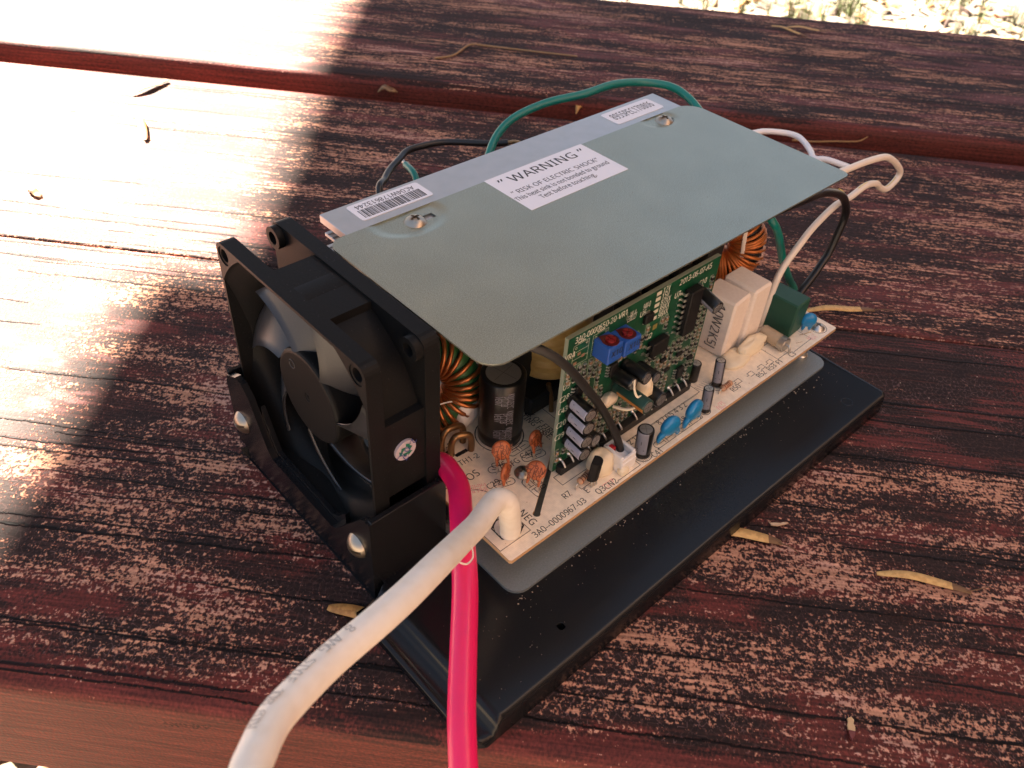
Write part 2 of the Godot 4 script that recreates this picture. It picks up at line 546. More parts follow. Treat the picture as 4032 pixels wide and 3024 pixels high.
# weathered paint: bare wood where the paint has flaked, dark paint with fine cracks, smoother maroon paint in patches and on the edges
func plank_material(wd: int, ht: int, len_mm: float, side: float, top: float, sd: int, wear: float, d0: float, ribs: bool, long: int, tight: int, streak: float, ramp: float, knots: Array) -> StandardMaterial3D:
	var mv := (top + 2 * side) / ht
	var mu := len_mm / wd
	var big := stretched(wd, ht, 16, 4, 0.03 * mv * 4 / 0.9, 4, sd)
	var fl := stretched(wd, ht, long, 1, 0.11 * mv / 0.3, 5, sd + 1)
	var sml := stretched(wd, ht, 1, 1, 0.17 * mv / 0.3, 4, sd + 2)
	var gr := stretched(wd, ht, 32, 1, 0.2 * mv / 0.3, 3, sd + 3)
	var cr := stretched(wd, ht, 1, 1, 0.11 * mv / 0.3, 1, sd + 4, true)
	var red := stretched(wd, ht, 16, 4, 0.03 * mv * 4 / 0.9, 4, sd + 5)
	# long checks in the wood
	var crack := PackedByteArray()
	crack.resize(wd * ht)
	var r := RandomNumberGenerator.new()
	r.seed = sd
	for c in (48 if side > 45 else 34):
		var v := side + r.randf() * top
		var u := r.randi() % wd
		var l := int(r.randf_range(60, 330) / mu)
		var wide := r.randf_range(0.25, 0.8)
		var drift := r.randf_range(-0.01, 0.01)
		for k in l:
			var t := float(k) / l
			v += drift * mu + r.randfn() * 0.05
			var half := wide * 0.5 * sqrt(maxf(0.0, 4 * t * (1 - t))) * (0.5 + gr[(int(v / mv) % ht + ht) % ht * wd + (u + k) % wd] / 255.0)
			var lo := int((v - half) / mv)
			var hi := int((v + half) / mv)
			for y in range(maxi(lo, 0), mini(hi, ht - 1) + 1):
				crack[y * wd + (u + k) % wd] = 1
	var col := PackedByteArray()
	col.resize(wd * ht * 3)
	var hgt := PackedByteArray()
	hgt.resize(wd * ht)
	var rgh := PackedByteArray()
	rgh.resize(wd * ht)
	for y in ht:
		var v := y * mv - side
		var e := clampf((14.0 - (top - v if tight == 0 else v if tight == 1 else minf(v, top - v))) / 14.0, 0.0, 1.0)
		if v < -3.0 or v > top + 3.0: e = 2.4
		for x in wd:
			var i := y * wd + x
			var b := big[i]
			var f := fl[i]
			var s := sml[i]
			var g := gr[i]
			var q := 0.46 * b + 0.54 * f + 0.42 * (s - 128) + streak * (g - 128)
			var th := wear + 46.0 * e
			var rd := red[i] + 62.0 * e + 0.25 * (s - 128)
			if ribs:
				var d := d0 + x * mu
				var m := clampf((d - 225.0 + 0.2 * (b - 128)) / 26.0, 0.0, 1.0) * clampf((v - top + 92.0 + 0.12 * (f - 128)) / 12.0, 0.0, 1.0)
				th += 60.0 * m
				rd += m * (30.0 * sin(v * 0.95 + 0.03 * b) - 6.0 + 0.5 * (g - 128))
				rd += 90.0 * clampf((d - 322.0 + 0.25 * (s - 128)) / 4.0, 0.0, 1.0) * m
			var h := 0.0
			var cr_ := 0.0; var cg := 0.0; var cb := 0.0
			if q > th:
				var k := clampf((q - th) / ramp + 0.004 * (s - 128), 0.0, 1.0)
				var t := 1.0 + 0.002 * (g - 128) + 0.0012 * (s - 128)
				var ash := clampf((red[i] - 138) / 60.0, 0.0, 1.0)
				cr_ = lerpf(108.0, 178.0, k) * t; cg = lerpf(62.0, 130.0 + 6.0 * ash, k) * t; cb = lerpf(52.0, 104.0 + 14.0 * ash, k) * t
				h = 92.0 + 0.2 * (g - 128)
				rgh[i] = 215
			else:
				var k := clampf((rd - 154.0) / 24.0, 0.0, 1.0)
				var t := 1.0 + 0.0024 * (g - 128) + 0.0026 * (s - 128)
				var mix := clampf((rd - 112.0 + 0.5 * (g - 128)) / 50.0, 0.0, 1.0)
				cr_ = lerpf(lerpf(46.0, 66.0, mix), 93.0, k) * t; cg = lerpf(lerpf(33.0, 38.0, mix), 44.0, k) * t; cb = lerpf(lerpf(30.0, 33.0, mix), 38.0, k) * t
				if e > 2.0: cr_ *= 0.97; cg *= 0.97; cb *= 0.92
				h = 150.0 + 0.08 * (s - 128) + 0.1 * (g - 128)
				if cr[i] < 13 and e < 0.5:
					var cc := (1.0 - k) * (0.62 if b > 112 else 0.3)
					cr_ = lerpf(cr_, 128.0, cc); cg = lerpf(cg, 96.0, cc); cb = lerpf(cb, 92.0, cc)
					h -= 18.0
				rgh[i] = int(lerpf(188.0, 146.0, k) + 0.2 * (s - 128))
			if crack[i]:
				cr_ *= 0.3; cg *= 0.28; cb *= 0.28
				h = 10.0
			col[i * 3] = int(clampf(cr_, 0, 255)); col[i * 3 + 1] = int(clampf(cg, 0, 255)); col[i * 3 + 2] = int(clampf(cb, 0, 255))
			hgt[i] = int(clampf(h, 0, 255))
	# knots: dark ringed wood, cracked across
	for kn in knots:
		var cu := int((kn.x - d0) / mu)
		var cv := int((kn.y + side) / mv)
		var ru := int(kn.z * 3.4 / mu)
		var rv := int(kn.z * 1.9 / mv)
		for y in range(maxi(0, cv - rv), mini(ht, cv + rv)):
			for x in range(maxi(0, cu - ru), mini(wd, cu + ru)):
				var i := y * wd + x
				var dd: float = Vector2((x - cu) * mu / 1.7, (y - cv) * mv).length() / kn.z + 0.004 * (sml[i] - 128)
				if dd > 1.8: continue
				var a := clampf((1.8 - dd) / 0.6, 0.0, 1.0) * (0.55 + 0.45 * sin(dd * 13.0)) * (1.0 if dd < 1.0 else 0.55)
				for j in 3: col[i * 3 + j] = int(lerpf(col[i * 3 + j], [46.0, 26.0, 20.0][j], a))
				hgt[i] = int(lerpf(hgt[i], 60.0, a * 0.7))
	var m := StandardMaterial3D.new()
	m.albedo_texture = ImageTexture.create_from_image(Image.create_from_data(wd, ht, false, Image.FORMAT_RGB8, col))
	m.roughness_texture = ImageTexture.create_from_image(Image.create_from_data(wd, ht, false, Image.FORMAT_L8, rgh))
	m.roughness_texture_channel = BaseMaterial3D.TEXTURE_CHANNEL_RED
	m.metallic_specular = 0.3
	relief(m, ImageTexture.create_from_image(Image.create_from_data(wd, ht, false, Image.FORMAT_L8, hgt)), 0.12)
	return m

func plank(t: Node3D, n0: float, n1: float, y: float, thick: float, d0: float, len_mm: float, m: Material, label: String, ra := 6.0, rb := 6.0):
	var r := ra
	var prof := [Vector2(n0, y - thick)]
	for i in 7:
		var a := PI - PI / 2 * i / 6
		prof.append(Vector2(n0 + r + r * cos(a), y - r + r * sin(a)))
	for i in range(1, 8): prof.append(Vector2(lerpf(n0 + ra, n1 - rb, i / 8.0), y + 0.5 * sin(i * 2.1 + n0)))
	r = rb
	for i in 7:
		var a := PI / 2 - PI / 2 * i / 6
		prof.append(Vector2(n1 - r + r * cos(a), y - r + r * sin(a)))
	prof.append(Vector2(n1, y - thick))
	prof.append(Vector2(n0, y - thick))
	var total := (n1 - n0) + 2 * thick
	var s := st()
	s.set_smooth_group(0)
	var arc := 0.0
	var ds := [-900.0, -600.0, -300.0, -150.0, 0.0, 150.0, 300.0, 450.0, 700.0, 1000.0]
	for i in prof.size() - 1:
		var a: Vector2 = prof[i]
		var b: Vector2 = prof[i + 1]
		var l := a.distance_to(b) if i < prof.size() - 2 else 0.0
		s.set_smooth_group(0 if i < prof.size() - 2 else 1)
		for k in ds.size() - 1:
			var q := []
			for e in [[a, ds[k], arc], [b, ds[k], arc + l], [b, ds[k + 1], arc + l], [a, ds[k + 1], arc]]:
				q.append([wv(ALONG * e[1] + ACROSS * e[0].x + Vector3(0, e[0].y, 0)), Vector2((e[1] - d0) / len_mm, e[2] / total)])
			for o in [[0, 2, 1], [0, 3, 2]]:
				for j in o:
					s.set_uv(q[j][1])
					s.add_vertex(q[j][0])
		arc += l
	s.set_smooth_group(-1)
	var o := put(t, "plank", done(s, true), m, label)
	o.position -= t.position
	# its sawn ends
	var pe := PackedVector2Array()
	for i in prof.size() - 1: pe.append(prof[i])
	for e in [-900.0, 1000.0]:
		var es := st()
		prism(es, pe, e, e + (0.5 if e > 0 else -0.5), Transform3D(Basis(ACROSS, Vector3.UP, ALONG), Vector3.ZERO))
		put(o, "sawn_end", done(es), M.get("tan_resistor"))

func table():
	var t := Node3D.new()
	t.name = "picnic_table"
	t.position = w(250, -740, 0)
	add_child(t)
	tag(t, "weathered plank picnic table with flaking dark red paint under the converter", "picnic table")
	var m1 := plank_material(2048, 1024, 540.0, 57.0, 224.5, 101, 146.0, -175.0, true, 2, 1, 0.16, 17.0, [Vector3(58.0, 30.0, 3.6), Vector3(236.0, 62.0, 2.6)])
	var m2 := plank_material(2048, 1024, 800.0, 38.0, 203.0, 202, 158.0, -370.0, false, 3, 0, 0.3, 10.0, [Vector3(-59.0, 128.0, 6.5)])
	var m3 := plank_material(2048, 1024, 1024.0, 38.0, 212.0, 303, 157.0, -420.0, false, 5, 2, 0.42, 9.0, [Vector3(250.0, 60.0, 5.0)])
	plank(t, -103.0, 121.5, 6.0, 57.0, -175.0, 540.0, m1, "nearest plank, most flaked, under the converter", 6.0, 1.5)
	plank(t, 121.8, 326.0, 6.5, 38.0, -370.0, 800.0, m2, "middle plank behind the converter", 1.5, 6.0)
	plank(t, 336.0, 551.0, 15.0, 38.0, -420.0, 1024.0, m3, "far plank with a smooth red edge")

func shade_roof(el: float):
	var t := Node3D.new()
	t.name = "board_roof"
	t.position = w(1000, -740, -900)
	add_child(t)
	tag(t, "board roof above the table that shades the converter", "roof")
	var rise := 2300.0
	var sh := -rise / tan(el)
	var bm := mat(0.14, 0.11, 0.08, 0.8)
	var q := sqrt(0.5)
	for i in 18:
		var c := 165.0 + 198.0 * (i - 8)          # x - z where this board begins
		var end := -122.0 if i < 8 else -75.0 + 3.0 * (i % 3)   # x + z where it ends
		end += sh
		c -= sh
		var mid := Vector3(q, 0, q) * (end * q + 1250.0) + Vector3(q, 0, -q) * ((c + 98.0) * q)
		var o := put(t, "roof_board", box(Vector3.ZERO, Vector3(2500, 22, 139), 1.0, Transform3D(Basis(Vector3(q, 0, q), Vector3.UP, Vector3(q, 0, -q) * -1.0), mid + Vector3(0, rise + 6 + 11, 0))), bm)
		o.position -= t.position
	for k in 2:
		var o := put(t, "roof_beam", box(Vector3.ZERO, Vector3(70, 110, 3600), 3.0, Transform3D(Basis(Vector3(q, 0, q), Vector3.UP, Vector3(-q, 0, q)), Vector3(q, 0, q) * (sh * q + 700.0 + 1300.0 * k) + Vector3(q, 0, -q) * ((165.0 + 198.0 - sh) * q) + Vector3(0, rise + 6 - 56, 0))), bm)
		o.position -= t.position


func house_wall():
	var t := Node3D.new()
	t.name = "house_wall"
	t.position = w(900, -740, 900)
	add_child(t)
	tag(t, "brown board wall of the house beside the table, behind the viewer", "wall")
	var q := sqrt(0.5)
	var m := mat(0.16, 0.1, 0.07, 0.8)
	for i in 21:
		var o := put(t, "wall_board", box(Vector3.ZERO, Vector3(24, 146, 4600), 2.0, Transform3D(Basis(Vector3(q, 0, q), Vector3.UP, Vector3(-q, 0, q)), Vector3(q, 0, q) * 1250.0 + Vector3(q, 0, -q) * -1250.0 + Vector3(0, -667.0 + 148.0 * i, 0))), m)
		o.position -= t.position


# ---------------------------------------------------------------- converter: base
func base_panel():
	# moulded panel: flat top, a ridge at the fan end, a lower flange beyond it, rounded long edge, a rim at the far end
	var s := st()
	s.set_smooth_group(0)
	var prof := [Vector2(-12.4, 6.4), Vector2(-12.4, 9.2), Vector2(-11.9, 9.9), Vector2(-11.0, 10.1), Vector2(-10.2, 9.8), Vector2(-9.4, 9.6), Vector2(-6.2, 9.6), Vector2(-5.6, 10.0), Vector2(-5.2, 11.6), Vector2(-4.6, 11.9), Vector2(-4.3, 13.2), Vector2(-3.6, 14.1), Vector2(-2.6, 14.5), Vector2(-1.4, 14.4), Vector2(0.2, 14.0), Vector2(31.0, 14.0), Vector2(33.4, 14.0), Vector2(110, 14.0), Vector2(214.4, 14.0), Vector2(215.0, 14.7), Vector2(215.8, 14.9), Vector2(216.6, 14.7), Vector2(217.6, 13.4), Vector2(218.0, 11.0), Vector2(218.0, 6.4)]
	# across: height factor follows a rounded edge towards +z
	var edge := [[-4.0, 0.0], [85.0, 0.0], [87.0, 0.0], [132.7, 0.0], [135.1, 0.0], [142.4, 0.0], [143.2, 0.12], [143.9, 0.5], [144.4, 1.1], [144.7, 1.9], [145.0, 4.0], [145.4, 7.6]]
	for i in prof.size() - 1:
		for k in edge.size() - 1:
			var lo := 0
			var q := []
			for e in [[i, k], [i + 1, k], [i + 1, k + 1], [i, k + 1]]:
				var p: Vector2 = prof[e[0]]
				var z: float = edge[e[1]][0]
				var y := maxf(6.4, p.y - edge[e[1]][1] * (p.y - 6.0) / 8.0)
				var x := p.x
				# rounded corners in plan
				var over := maxf(0.0, z - 139.0)
				var cut := 7.0 - sqrt(maxf(0.0, 49.0 - over * over))
				x = clampf(x, -12.4 + cut, 218.0 - cut)
				if z < 86.0 and x < -0.8: x = -0.8
				q.append(wv(Vector3(x, y, z)))
			if prof[i].x == 31.0 and edge[k][0] == 132.7: continue
			if (q[2] - q[0]).cross(q[3] - q[1]).length() > 1e-12:
				var out := Vector3((q[0].x - 0.1) * 0.3, 0.08, 0.03)
				quad(s, q[0], q[1], q[2], q[3], out)
	# the wall where the flange stops beside the bracket, and the underside
	s.set_smooth_group(-1)
	quad(s, w(-12.4, 6.4, 86), w(-4, 6.4, 86), w(-4, 9.6, 86), w(-12.4, 9.6, 86), Vector3(0, 0, -1))
	quad(s, w(-4, 6.5, -4), w(217, 6.5, -4), w(217, 6.5, 130), w(-4, 6.5, 130), Vector3.DOWN)
	quad(s, w(-0.8, 6.5, -4), w(217, 6.5, -4), w(217, 14, -4), w(-0.8, 14, -4), Vector3.FORWARD)
	quad(s, w(-0.8, 6.5, -4), w(-0.8, 6.5, 86), w(-0.8, 14, 86), w(-0.8, 14, -4), Vector3.LEFT)
	var b := put(conv, "base_panel", done(s), M.panel, "glossy dusty black plastic base panel")
	# drilled hole: a dark countersunk ring
	put(b, "drill_hole", turned([Vector2(1.9, 13.98), Vector2(1.85, 14.03), Vector2(1.45, 14.03), Vector2(1.3, 13.9), Vector2(1.3, 6.6)], Transform3D(Basis(), Vector3(32.2, 0, 133.9)), 20), M.panel)
	put(b, "moulded_ring", turned([Vector2(2.6, 13.99), Vector2(2.5, 14.12), Vector2(2.2, 14.12), Vector2(2.1, 13.99)], Transform3D(Basis(), Vector3(199, 0, 136)), 16), M.panel)
	s = st()
	prism(s, round_rect(27.7, 16.0, 214.4, 117.3, 5.5), -15.2, -14.03, Transform3D(Basis(Vector3.RIGHT, Vector3.BACK, Vector3.DOWN), Vector3.ZERO))
	put(conv, "metal_plate", done(s), M.plate, "grey galvanised plate under the circuit board")
	for p in [Vector2(208.3, 109.5), Vector2(33, 82), Vector2(120, 60)]:
		put(conv, "standoff", turned([Vector2(3.6, 15.2), Vector2(3.6, 16.2), Vector2(3.0, 16.6), Vector2(3.0, 25.3)], Transform3D(Basis(), Vector3(p.x, 0, p.y - 3.5)), 18), M.tin)


# ---------------------------------------------------------------- main circuit board
var silk_img: Image
var silk_o := Vector2(26, 18)
var silk_k := 10.0

func ln(a: Vector2, b: Vector2, wd: float, c: Color):
	var pa := (a - silk_o) * silk_k
	var pb := (b - silk_o) * silk_k
	var n := int(pa.distance_to(pb) / 0.7) + 1
	var h := wd * silk_k * 0.5
	for i in n + 1:
		var p := pa.lerp(pb, float(i) / n)
		silk_img.fill_rect(Rect2i(int(p.x - h), int(p.y - h), maxi(1, int(2 * h)), maxi(1, int(2 * h))), c)

func pl(pts: Array, wd: float, c: Color, closed := true):
	for i in pts.size() - (0 if closed else 1):
		ln(pts[i], pts[(i + 1) % pts.size()], wd, c)

func ring(c: Vector2, r: float, wd: float, col: Color, n := 40):
	for i in n:
		ln(c + Vector2.from_angle(TAU * i / n) * r, c + Vector2.from_angle(TAU * (i + 1) / n) * r, wd, col)

func stadium(a: Vector2, b: Vector2, r: float, wd: float, c: Color):
	var d := (b - a).normalized()
	var pts := []
	var t0 := d.angle()
	for i in 13: pts.append(b + Vector2.from_angle(t0 - PI / 2 + PI * i / 12) * r)
	for i in 13: pts.append(a + Vector2.from_angle(t0 + PI / 2 + PI * i / 12) * r)
	pl(pts, wd, c)
	# the capacitor sign inside
	var m := (a + b) * 0.5
	var n := Vector2(-d.y, d.x)
	for e in [-0.6, 0.6]: ln(m + d * e - n * r * 0.65, m + d * e + n * r * 0.65, wd, c)
	ln(a, m - d * 0.6, wd, c); ln(b, m + d * 0.6, wd, c)

func stamp(at: Vector2, d: Vector2, n := Vector2i(9, 6)):
	var e := Vector2(-d.y, d.x)
	for i in n.x:
		for j in n.y:
			if rng.randf() < 0.72:
				var p := (at + d * (i * 0.62) + e * (j * 0.62) - silk_o) * silk_k
				silk_img.fill_rect(Rect2i(int(p.x), int(p.y), 3, 3), Color(0.9, 0.45, 0.47))

func main_board():
	var base := Color(0.98, 0.91, 0.815)
	var wd := 2000
	var ht := 960
	# pale laminate whose weave shows as fine threads
	var n := FastNoiseLite.new()
	n.seed = 51
	n.frequency = 0.03
	n.fractal_octaves = 4
	silk_img = n.get_image(wd, ht, false, false, true)
	var d := silk_img.get_data()
	var o := PackedByteArray()
	o.resize(wd * ht * 3)
	for y in ht:
		var th := 0.012 * sin(y * 1.05)
		for x in wd:
			var v := 0.97 + (d[y * wd + x] / 255.0 - 0.5) * 0.1 + th
			var i := (y * wd + x) * 3
			o[i] = int(base.r * 255 * v); o[i + 1] = int(base.g * 255 * v); o[i + 2] = int(base.b * 255 * (v - 0.01))
	silk_img = Image.create_from_data(wd, ht, false, Image.FORMAT_RGB8, o)
	var k := Color(0.09, 0.08, 0.075)
	var V := func(a, b): return Vector2(a, b)
	ring(Vector2(64.5, 67.5), 8.9, 0.3, k)
	stadium(Vector2(51, 79.0), Vector2(56, 81.2), 1.5, 0.22, k)
	stadium(Vector2(48, 85.6), Vector2(52.5, 87.0), 1.5, 0.22, k)
	stadium(Vector2(64, 82.6), Vector2(70, 84.0), 1.6, 0.22, k)
	stadium(Vector2(56.3, 91.0), Vector2(56.3, 97.2), 1.6, 0.22, k)
	stadium(Vector2(62, 77.3), Vector2(68.5, 77.3), 1.7, 0.22, k)
	stadium(Vector2(106, 108.4), Vector2(114.5, 108.4), 1.5, 0.22, k)
	stadium(Vector2(119.5, 108.4), Vector2(129, 108.4), 1.5, 0.22, k)
	# negative terminal: hexagon in a box, and a circle
	var hx := []
	for i in 6: hx.append(Vector2(38.2, 101.2) + Vector2.from_angle(TAU * i / 6 + 0.55) * 5.3)
	pl(hx, 0.42, k)
	ring(Vector2(38.2, 101.2), 4.6, 0.22, k)
	pl([V.call(29.9, 107), V.call(43.2, 107), V.call(43.2, 97), V.call(29.9, 97)], 0.22, k)
	ring(Vector2(35.5, 88.5), 8.0, 0.25, k)
	hx = []
	for i in 6: hx.append(Vector2(35.2, 71.0) + Vector2.from_angle(TAU * i / 6 + 0.3) * 5.6)
	pl(hx, 0.4, k)
	# thick black pads between the jumpers
	ln(Vector2(46, 65.8), Vector2(49.6, 66.0), 1.5, k); ln(Vector2(42.8, 62.6), Vector2(44.4, 62.7), 1.3, k)
	# header outline and its numbers' rule
	pl([V.call(65.2, 95.4), V.call(141.5, 95.4), V.call(141.5, 99.9), V.call(65.2, 99.9)], 0.26, k)
	pl([V.call(95, 100.2), V.call(140, 100.2)], 0.18, k, false)
	pl([V.call(81.6, 110.9), V.call(93.6, 110.9), V.call(93.6, 104.0)], 0.26, k, false)
	pl([V.call(104.6, 109.9), V.call(130.5, 109.9), V.call(131.2, 109.2), V.call(131.2, 107.3)], 0.22, k, false)
	ring(Vector2(98.0, 107.6), 3.7, 0.24, k)
	for i in 8: ln(Vector2(95.2 + i * 0.75, 110.0), Vector2(95.2 + i * 0.75, 111.2), 0.16, k)
	ring(Vector2(134.4, 107.8), 2.4, 0.2, k)
	ring(Vector2(149.4, 102.0), 2.6, 0.2, k)
	for e in [[69, 105.4, 76.5, 105.4], [69, 104.2, 69, 105.4]]: ln(Vector2(e[0], e[1]), Vector2(e[2], e[3]), 0.26, k)
	# right end: fuse and resistor marks
	pl([V.call(193, 109.6), V.call(207, 109.2), V.call(207, 101)], 0.24, k, false)
	pl([V.call(183.5, 108), V.call(190.5, 108), V.call(190.5, 99), V.call(183.5, 99)], 0.2, k)
	for e in [[156, 105.8], [164, 106.4], [171, 106.6], [176.5, 106.9]]:
		pl([V.call(e[0], e[1]), V.call(e[0] + 1.4, e[1]), V.call(e[0] + 1.4, e[1] - 1.1), V.call(e[0] + 4.2, e[1] - 1.1), V.call(e[0] + 4.2, e[1] + 1.0), V.call(e[0] + 1.4, e[1] + 1.0)], 0.2, k, false)
	for i in 5: ln(Vector2(142 + i * 1.4, 97), Vector2(143.4 + i * 1.4, 101.5), 0.16, k)
	ring(Vector2(216, 106.6), 3.9, 0.2, k)
	ln(Vector2(86.2, 56), Vector2(86.6, 92), 0.2, k)
	ln(Vector2(205, 104.6), Vector2(211, 106.6), 0.35, Color(0.62, 0.42, 0.16)); ln(Vector2(199, 106.8), Vector2(202, 108), 0.25, Color(0.62, 0.42, 0.16))
	stamp(Vector2(40.2, 79.8), Vector2(0.9, 0.44)); stamp(Vector2(75.5, 108.6), Vector2(1, 0), Vector2i(9, 4)); stamp(Vector2(139.2, 108.6), Vector2(1, 0), Vector2i(8, 6)); stamp(Vector2(205.5, 107.4), Vector2(1, 0.05), Vector2i(8, 5))
	# small vias and flux spots that show through
	for i in 160:
		var p := Vector2(rng.randf_range(30, 220), rng.randf_range(60, 111))
		var c := Color(0.62, 0.46, 0.28) if i % 3 else Color(0.72, 0.6, 0.46)
		var sz := rng.randi_range(2, 5)
		var q := (p - silk_o) * silk_k
		silk_img.fill_rect(Rect2i(int(q.x), int(q.y), sz, sz - 1), c)
	var m := mat(1, 1, 1, 0.38)
	m.albedo_texture = ImageTexture.create_from_image(silk_img)
	# outline with the milled slot cut through it and a drilled end
	var out := PackedVector2Array([Vector2(222.6, 20), Vector2(222.6, 111.4), Vector2(222.0, 112.0)])
	var a := Vector2(49.4, 103.2)
	var b := Vector2(77.5, 84.2)
	var dir := (b - a).normalized()
	var nn := Vector2(-dir.y, dir.x)
	var slot := PackedVector2Array()
	for i in 15: slot.append(a + Vector2.from_angle((-dir).angle() + lerpf(-2.2, 2.2, i / 14.0)) * 1.35)
	slot.append(b - nn * 0.85); slot.append(b + nn * 0.85)
	# keyhole: come in from the edge to the slot and back
	out.append(Vector2(49.41, 112.0))
	var start := 7
	for i in slot.size():
		if slot[i].y > slot[start].y and i < 15: start = i
	var seq := []
	for i in slot.size(): seq.append(slot[(start + i) % slot.size()])
	var test := PackedVector2Array(seq)
	if Geometry2D.is_polygon_clockwise(test) == Geometry2D.is_polygon_clockwise(PackedVector2Array([Vector2(222.6, 20), Vector2(222.6, 112), Vector2(29.6, 112), Vector2(29.6, 20)])):
		seq = [seq[0]] + seq.slice(1)
		seq.reverse()
		seq = [seq[-1]] + seq.slice(0, seq.size() - 1)
	for p in seq: out.append(p)
	out.append(seq[0] + Vector2(-0.004, 0.0))
	out.append(Vector2(49.40, 112.0))
	out.append_array(PackedVector2Array([Vector2(30.3, 112.0), Vector2(29.6, 111.3), Vector2(29.6, 20)]))
	var s := st()
	var ids := Geometry2D.triangulate_polygon(out)
	for y in [27.0, 25.4]:
		for i in range(0, ids.size(), 3):
			var q := [out[ids[i]], out[ids[i + 1]], out[ids[i + 2]]]
			var p := []
			for e in q: p.append(w(e.x, y, e.y))
			var flip: bool = (p[2] - p[0]).cross(p[1] - p[0]).y * (y - 26.0) < 0.0
			for j in ([0, 2, 1] if flip else [0, 1, 2]):
				s.set_uv((q[j] - silk_o) * silk_k / Vector2(wd, ht))
				s.add_vertex(p[j])
	var brd := put(conv, "circuit_board", done(s), m, "pale main circuit board with black print")
	s = st()
	for i in out.size():
		var p := out[i]
		var q := out[(i + 1) % out.size()]
		if p.distance_to(q) < 0.001: continue
		if absf(p.x - 49.4) < 0.02 and absf(q.x - 49.4) < 0.02 and p.y != q.y and maxf(p.y, q.y) > 111.0: continue
		var e := q - p
		quad(s, w(p.x, 25.4, p.y), w(q.x, 25.4, q.y), w(q.x, 27, q.y), w(p.x, 27, p.y), Vector3(-e.y, 0, e.x))
	put(brd, "board_edge", done(s), mat(0.5, 0.3, 0.15, 0.7))
	var x := Vector3.RIGHT
	var z := Vector3.BACK
	for e in [["3A0--0000967-03", 54.3, 109.3, 2.2], ["R7", 63, 103.9, 1.9], ["E", 69.8, 106.9, 1.6], ["Q3", 73.6, 109.8, 1.7], ["CN2", 78.6, 110.2, 1.7], ["FG", 59.6, 81.3, 1.6], ["C29", 46.8, 84.2, 1.7], ["C41", 102.8, 110.8, 1.6], ["POS", 42.8, 76.6, 3.0], ["C38", 122.8, 105.7, 1.6], ["R52", 170, 109.2, 1.4], ["R53", 177, 109.3, 1.4], ["F1", 182.5, 109.4, 1.6], ["C3", 191, 110.0, 1.5], ["R50", 154.6, 107.6, 1.5], ["13 12 11", 98.2, 101.0, 1.3], ["8", 115.3, 100.9, 1.3], ["7", 118, 100.9, 1.3], ["6", 120.4, 100.9, 1.3], ["5", 122.7, 100.9, 1.3], ["4", 125.4, 100.9, 1.3], ["3", 128.1, 100.9, 1.3], ["2", 130.7, 100.9, 1.3]]:
		text(brd, e[0], Vector3(e[1], 27, e[2]), x, -z, e[3], M.ink, false, 1.0)
	text(brd, "TH1-2", Vector3(47.8, 27, 70.0), x + z * 0.12, -z, 2.2, M.ink)
	text(brd, "TH1-1", Vector3(43.5, 27, 60.0), x + z * 0.12, -z, 2.2, M.ink)
	text(brd, "C46", Vector3(54.2, 27, 78.6), x + z * 0.45, -z, 1.8, M.ink)
	text(brd, "C30", Vector3(59.3, 27, 94.0), z, x, 1.6, M.ink)
	text(brd, "C47", Vector3(65.4, 27, 81.2), x + z * 0.2, -z, 1.6, M.ink)
	text(brd, "NEG", Vector3(45.9, 27, 102.4), z, x, 2.7, M.ink)
	text(brd, "RISK OF FIRE", Vector3(80.4, 27, 71.0), z, x, 1.35, M.ink)
	text(brd, "RATING FUSE.", Vector3(78.0, 27, 71.4), z, x, 1.35, M.ink)


# ---------------------------------------------------------------- cover plate and heat sink
func screw(parent: Node, at: Vector3, dir: Vector3, r: float, h: float, m: Material, turn := 0.3, cross := true):
	var c := CSGCombiner3D.new()
	c.name = numbered("screw")
	var f := frame(at, dir)
	f.basis = f.basis * Basis(Vector3.UP, turn)
	c.transform = Transform3D(f.basis, wv(f.origin))
	if parent == conv: c.position -= origin
	var R := (r * r + h * h) / (2 * h)
	var sp := CSGSphere3D.new()
	sp.radius = R * 0.001
	sp.radial_segments = 28
	sp.rings = 24
	sp.position.y = (h - R) * 0.001
	var cy := CSGCylinder3D.new()
	cy.radius = r * 0.001
	cy.height = (h + 0.3) * 0.001
	cy.sides = 28
	cy.position.y = (h - 0.3) * 0.0005
	cy.operation = CSGShape3D.OPERATION_INTERSECTION
	c.add_child(sp); c.add_child(cy)
	for k in (2 if cross else 1):
		var b := CSGBox3D.new()
		b.size = Vector3(r * (0.95 if cross else 2.2), h * 0.9, r * 0.24) * 0.001
		b.rotation.y = PI / 2 * k
		b.position.y = h * 0.00085
		b.operation = CSGShape3D.OPERATION_SUBTRACTION
		c.add_child(b)
	c.material_override = m
	parent.add_child(c, true)

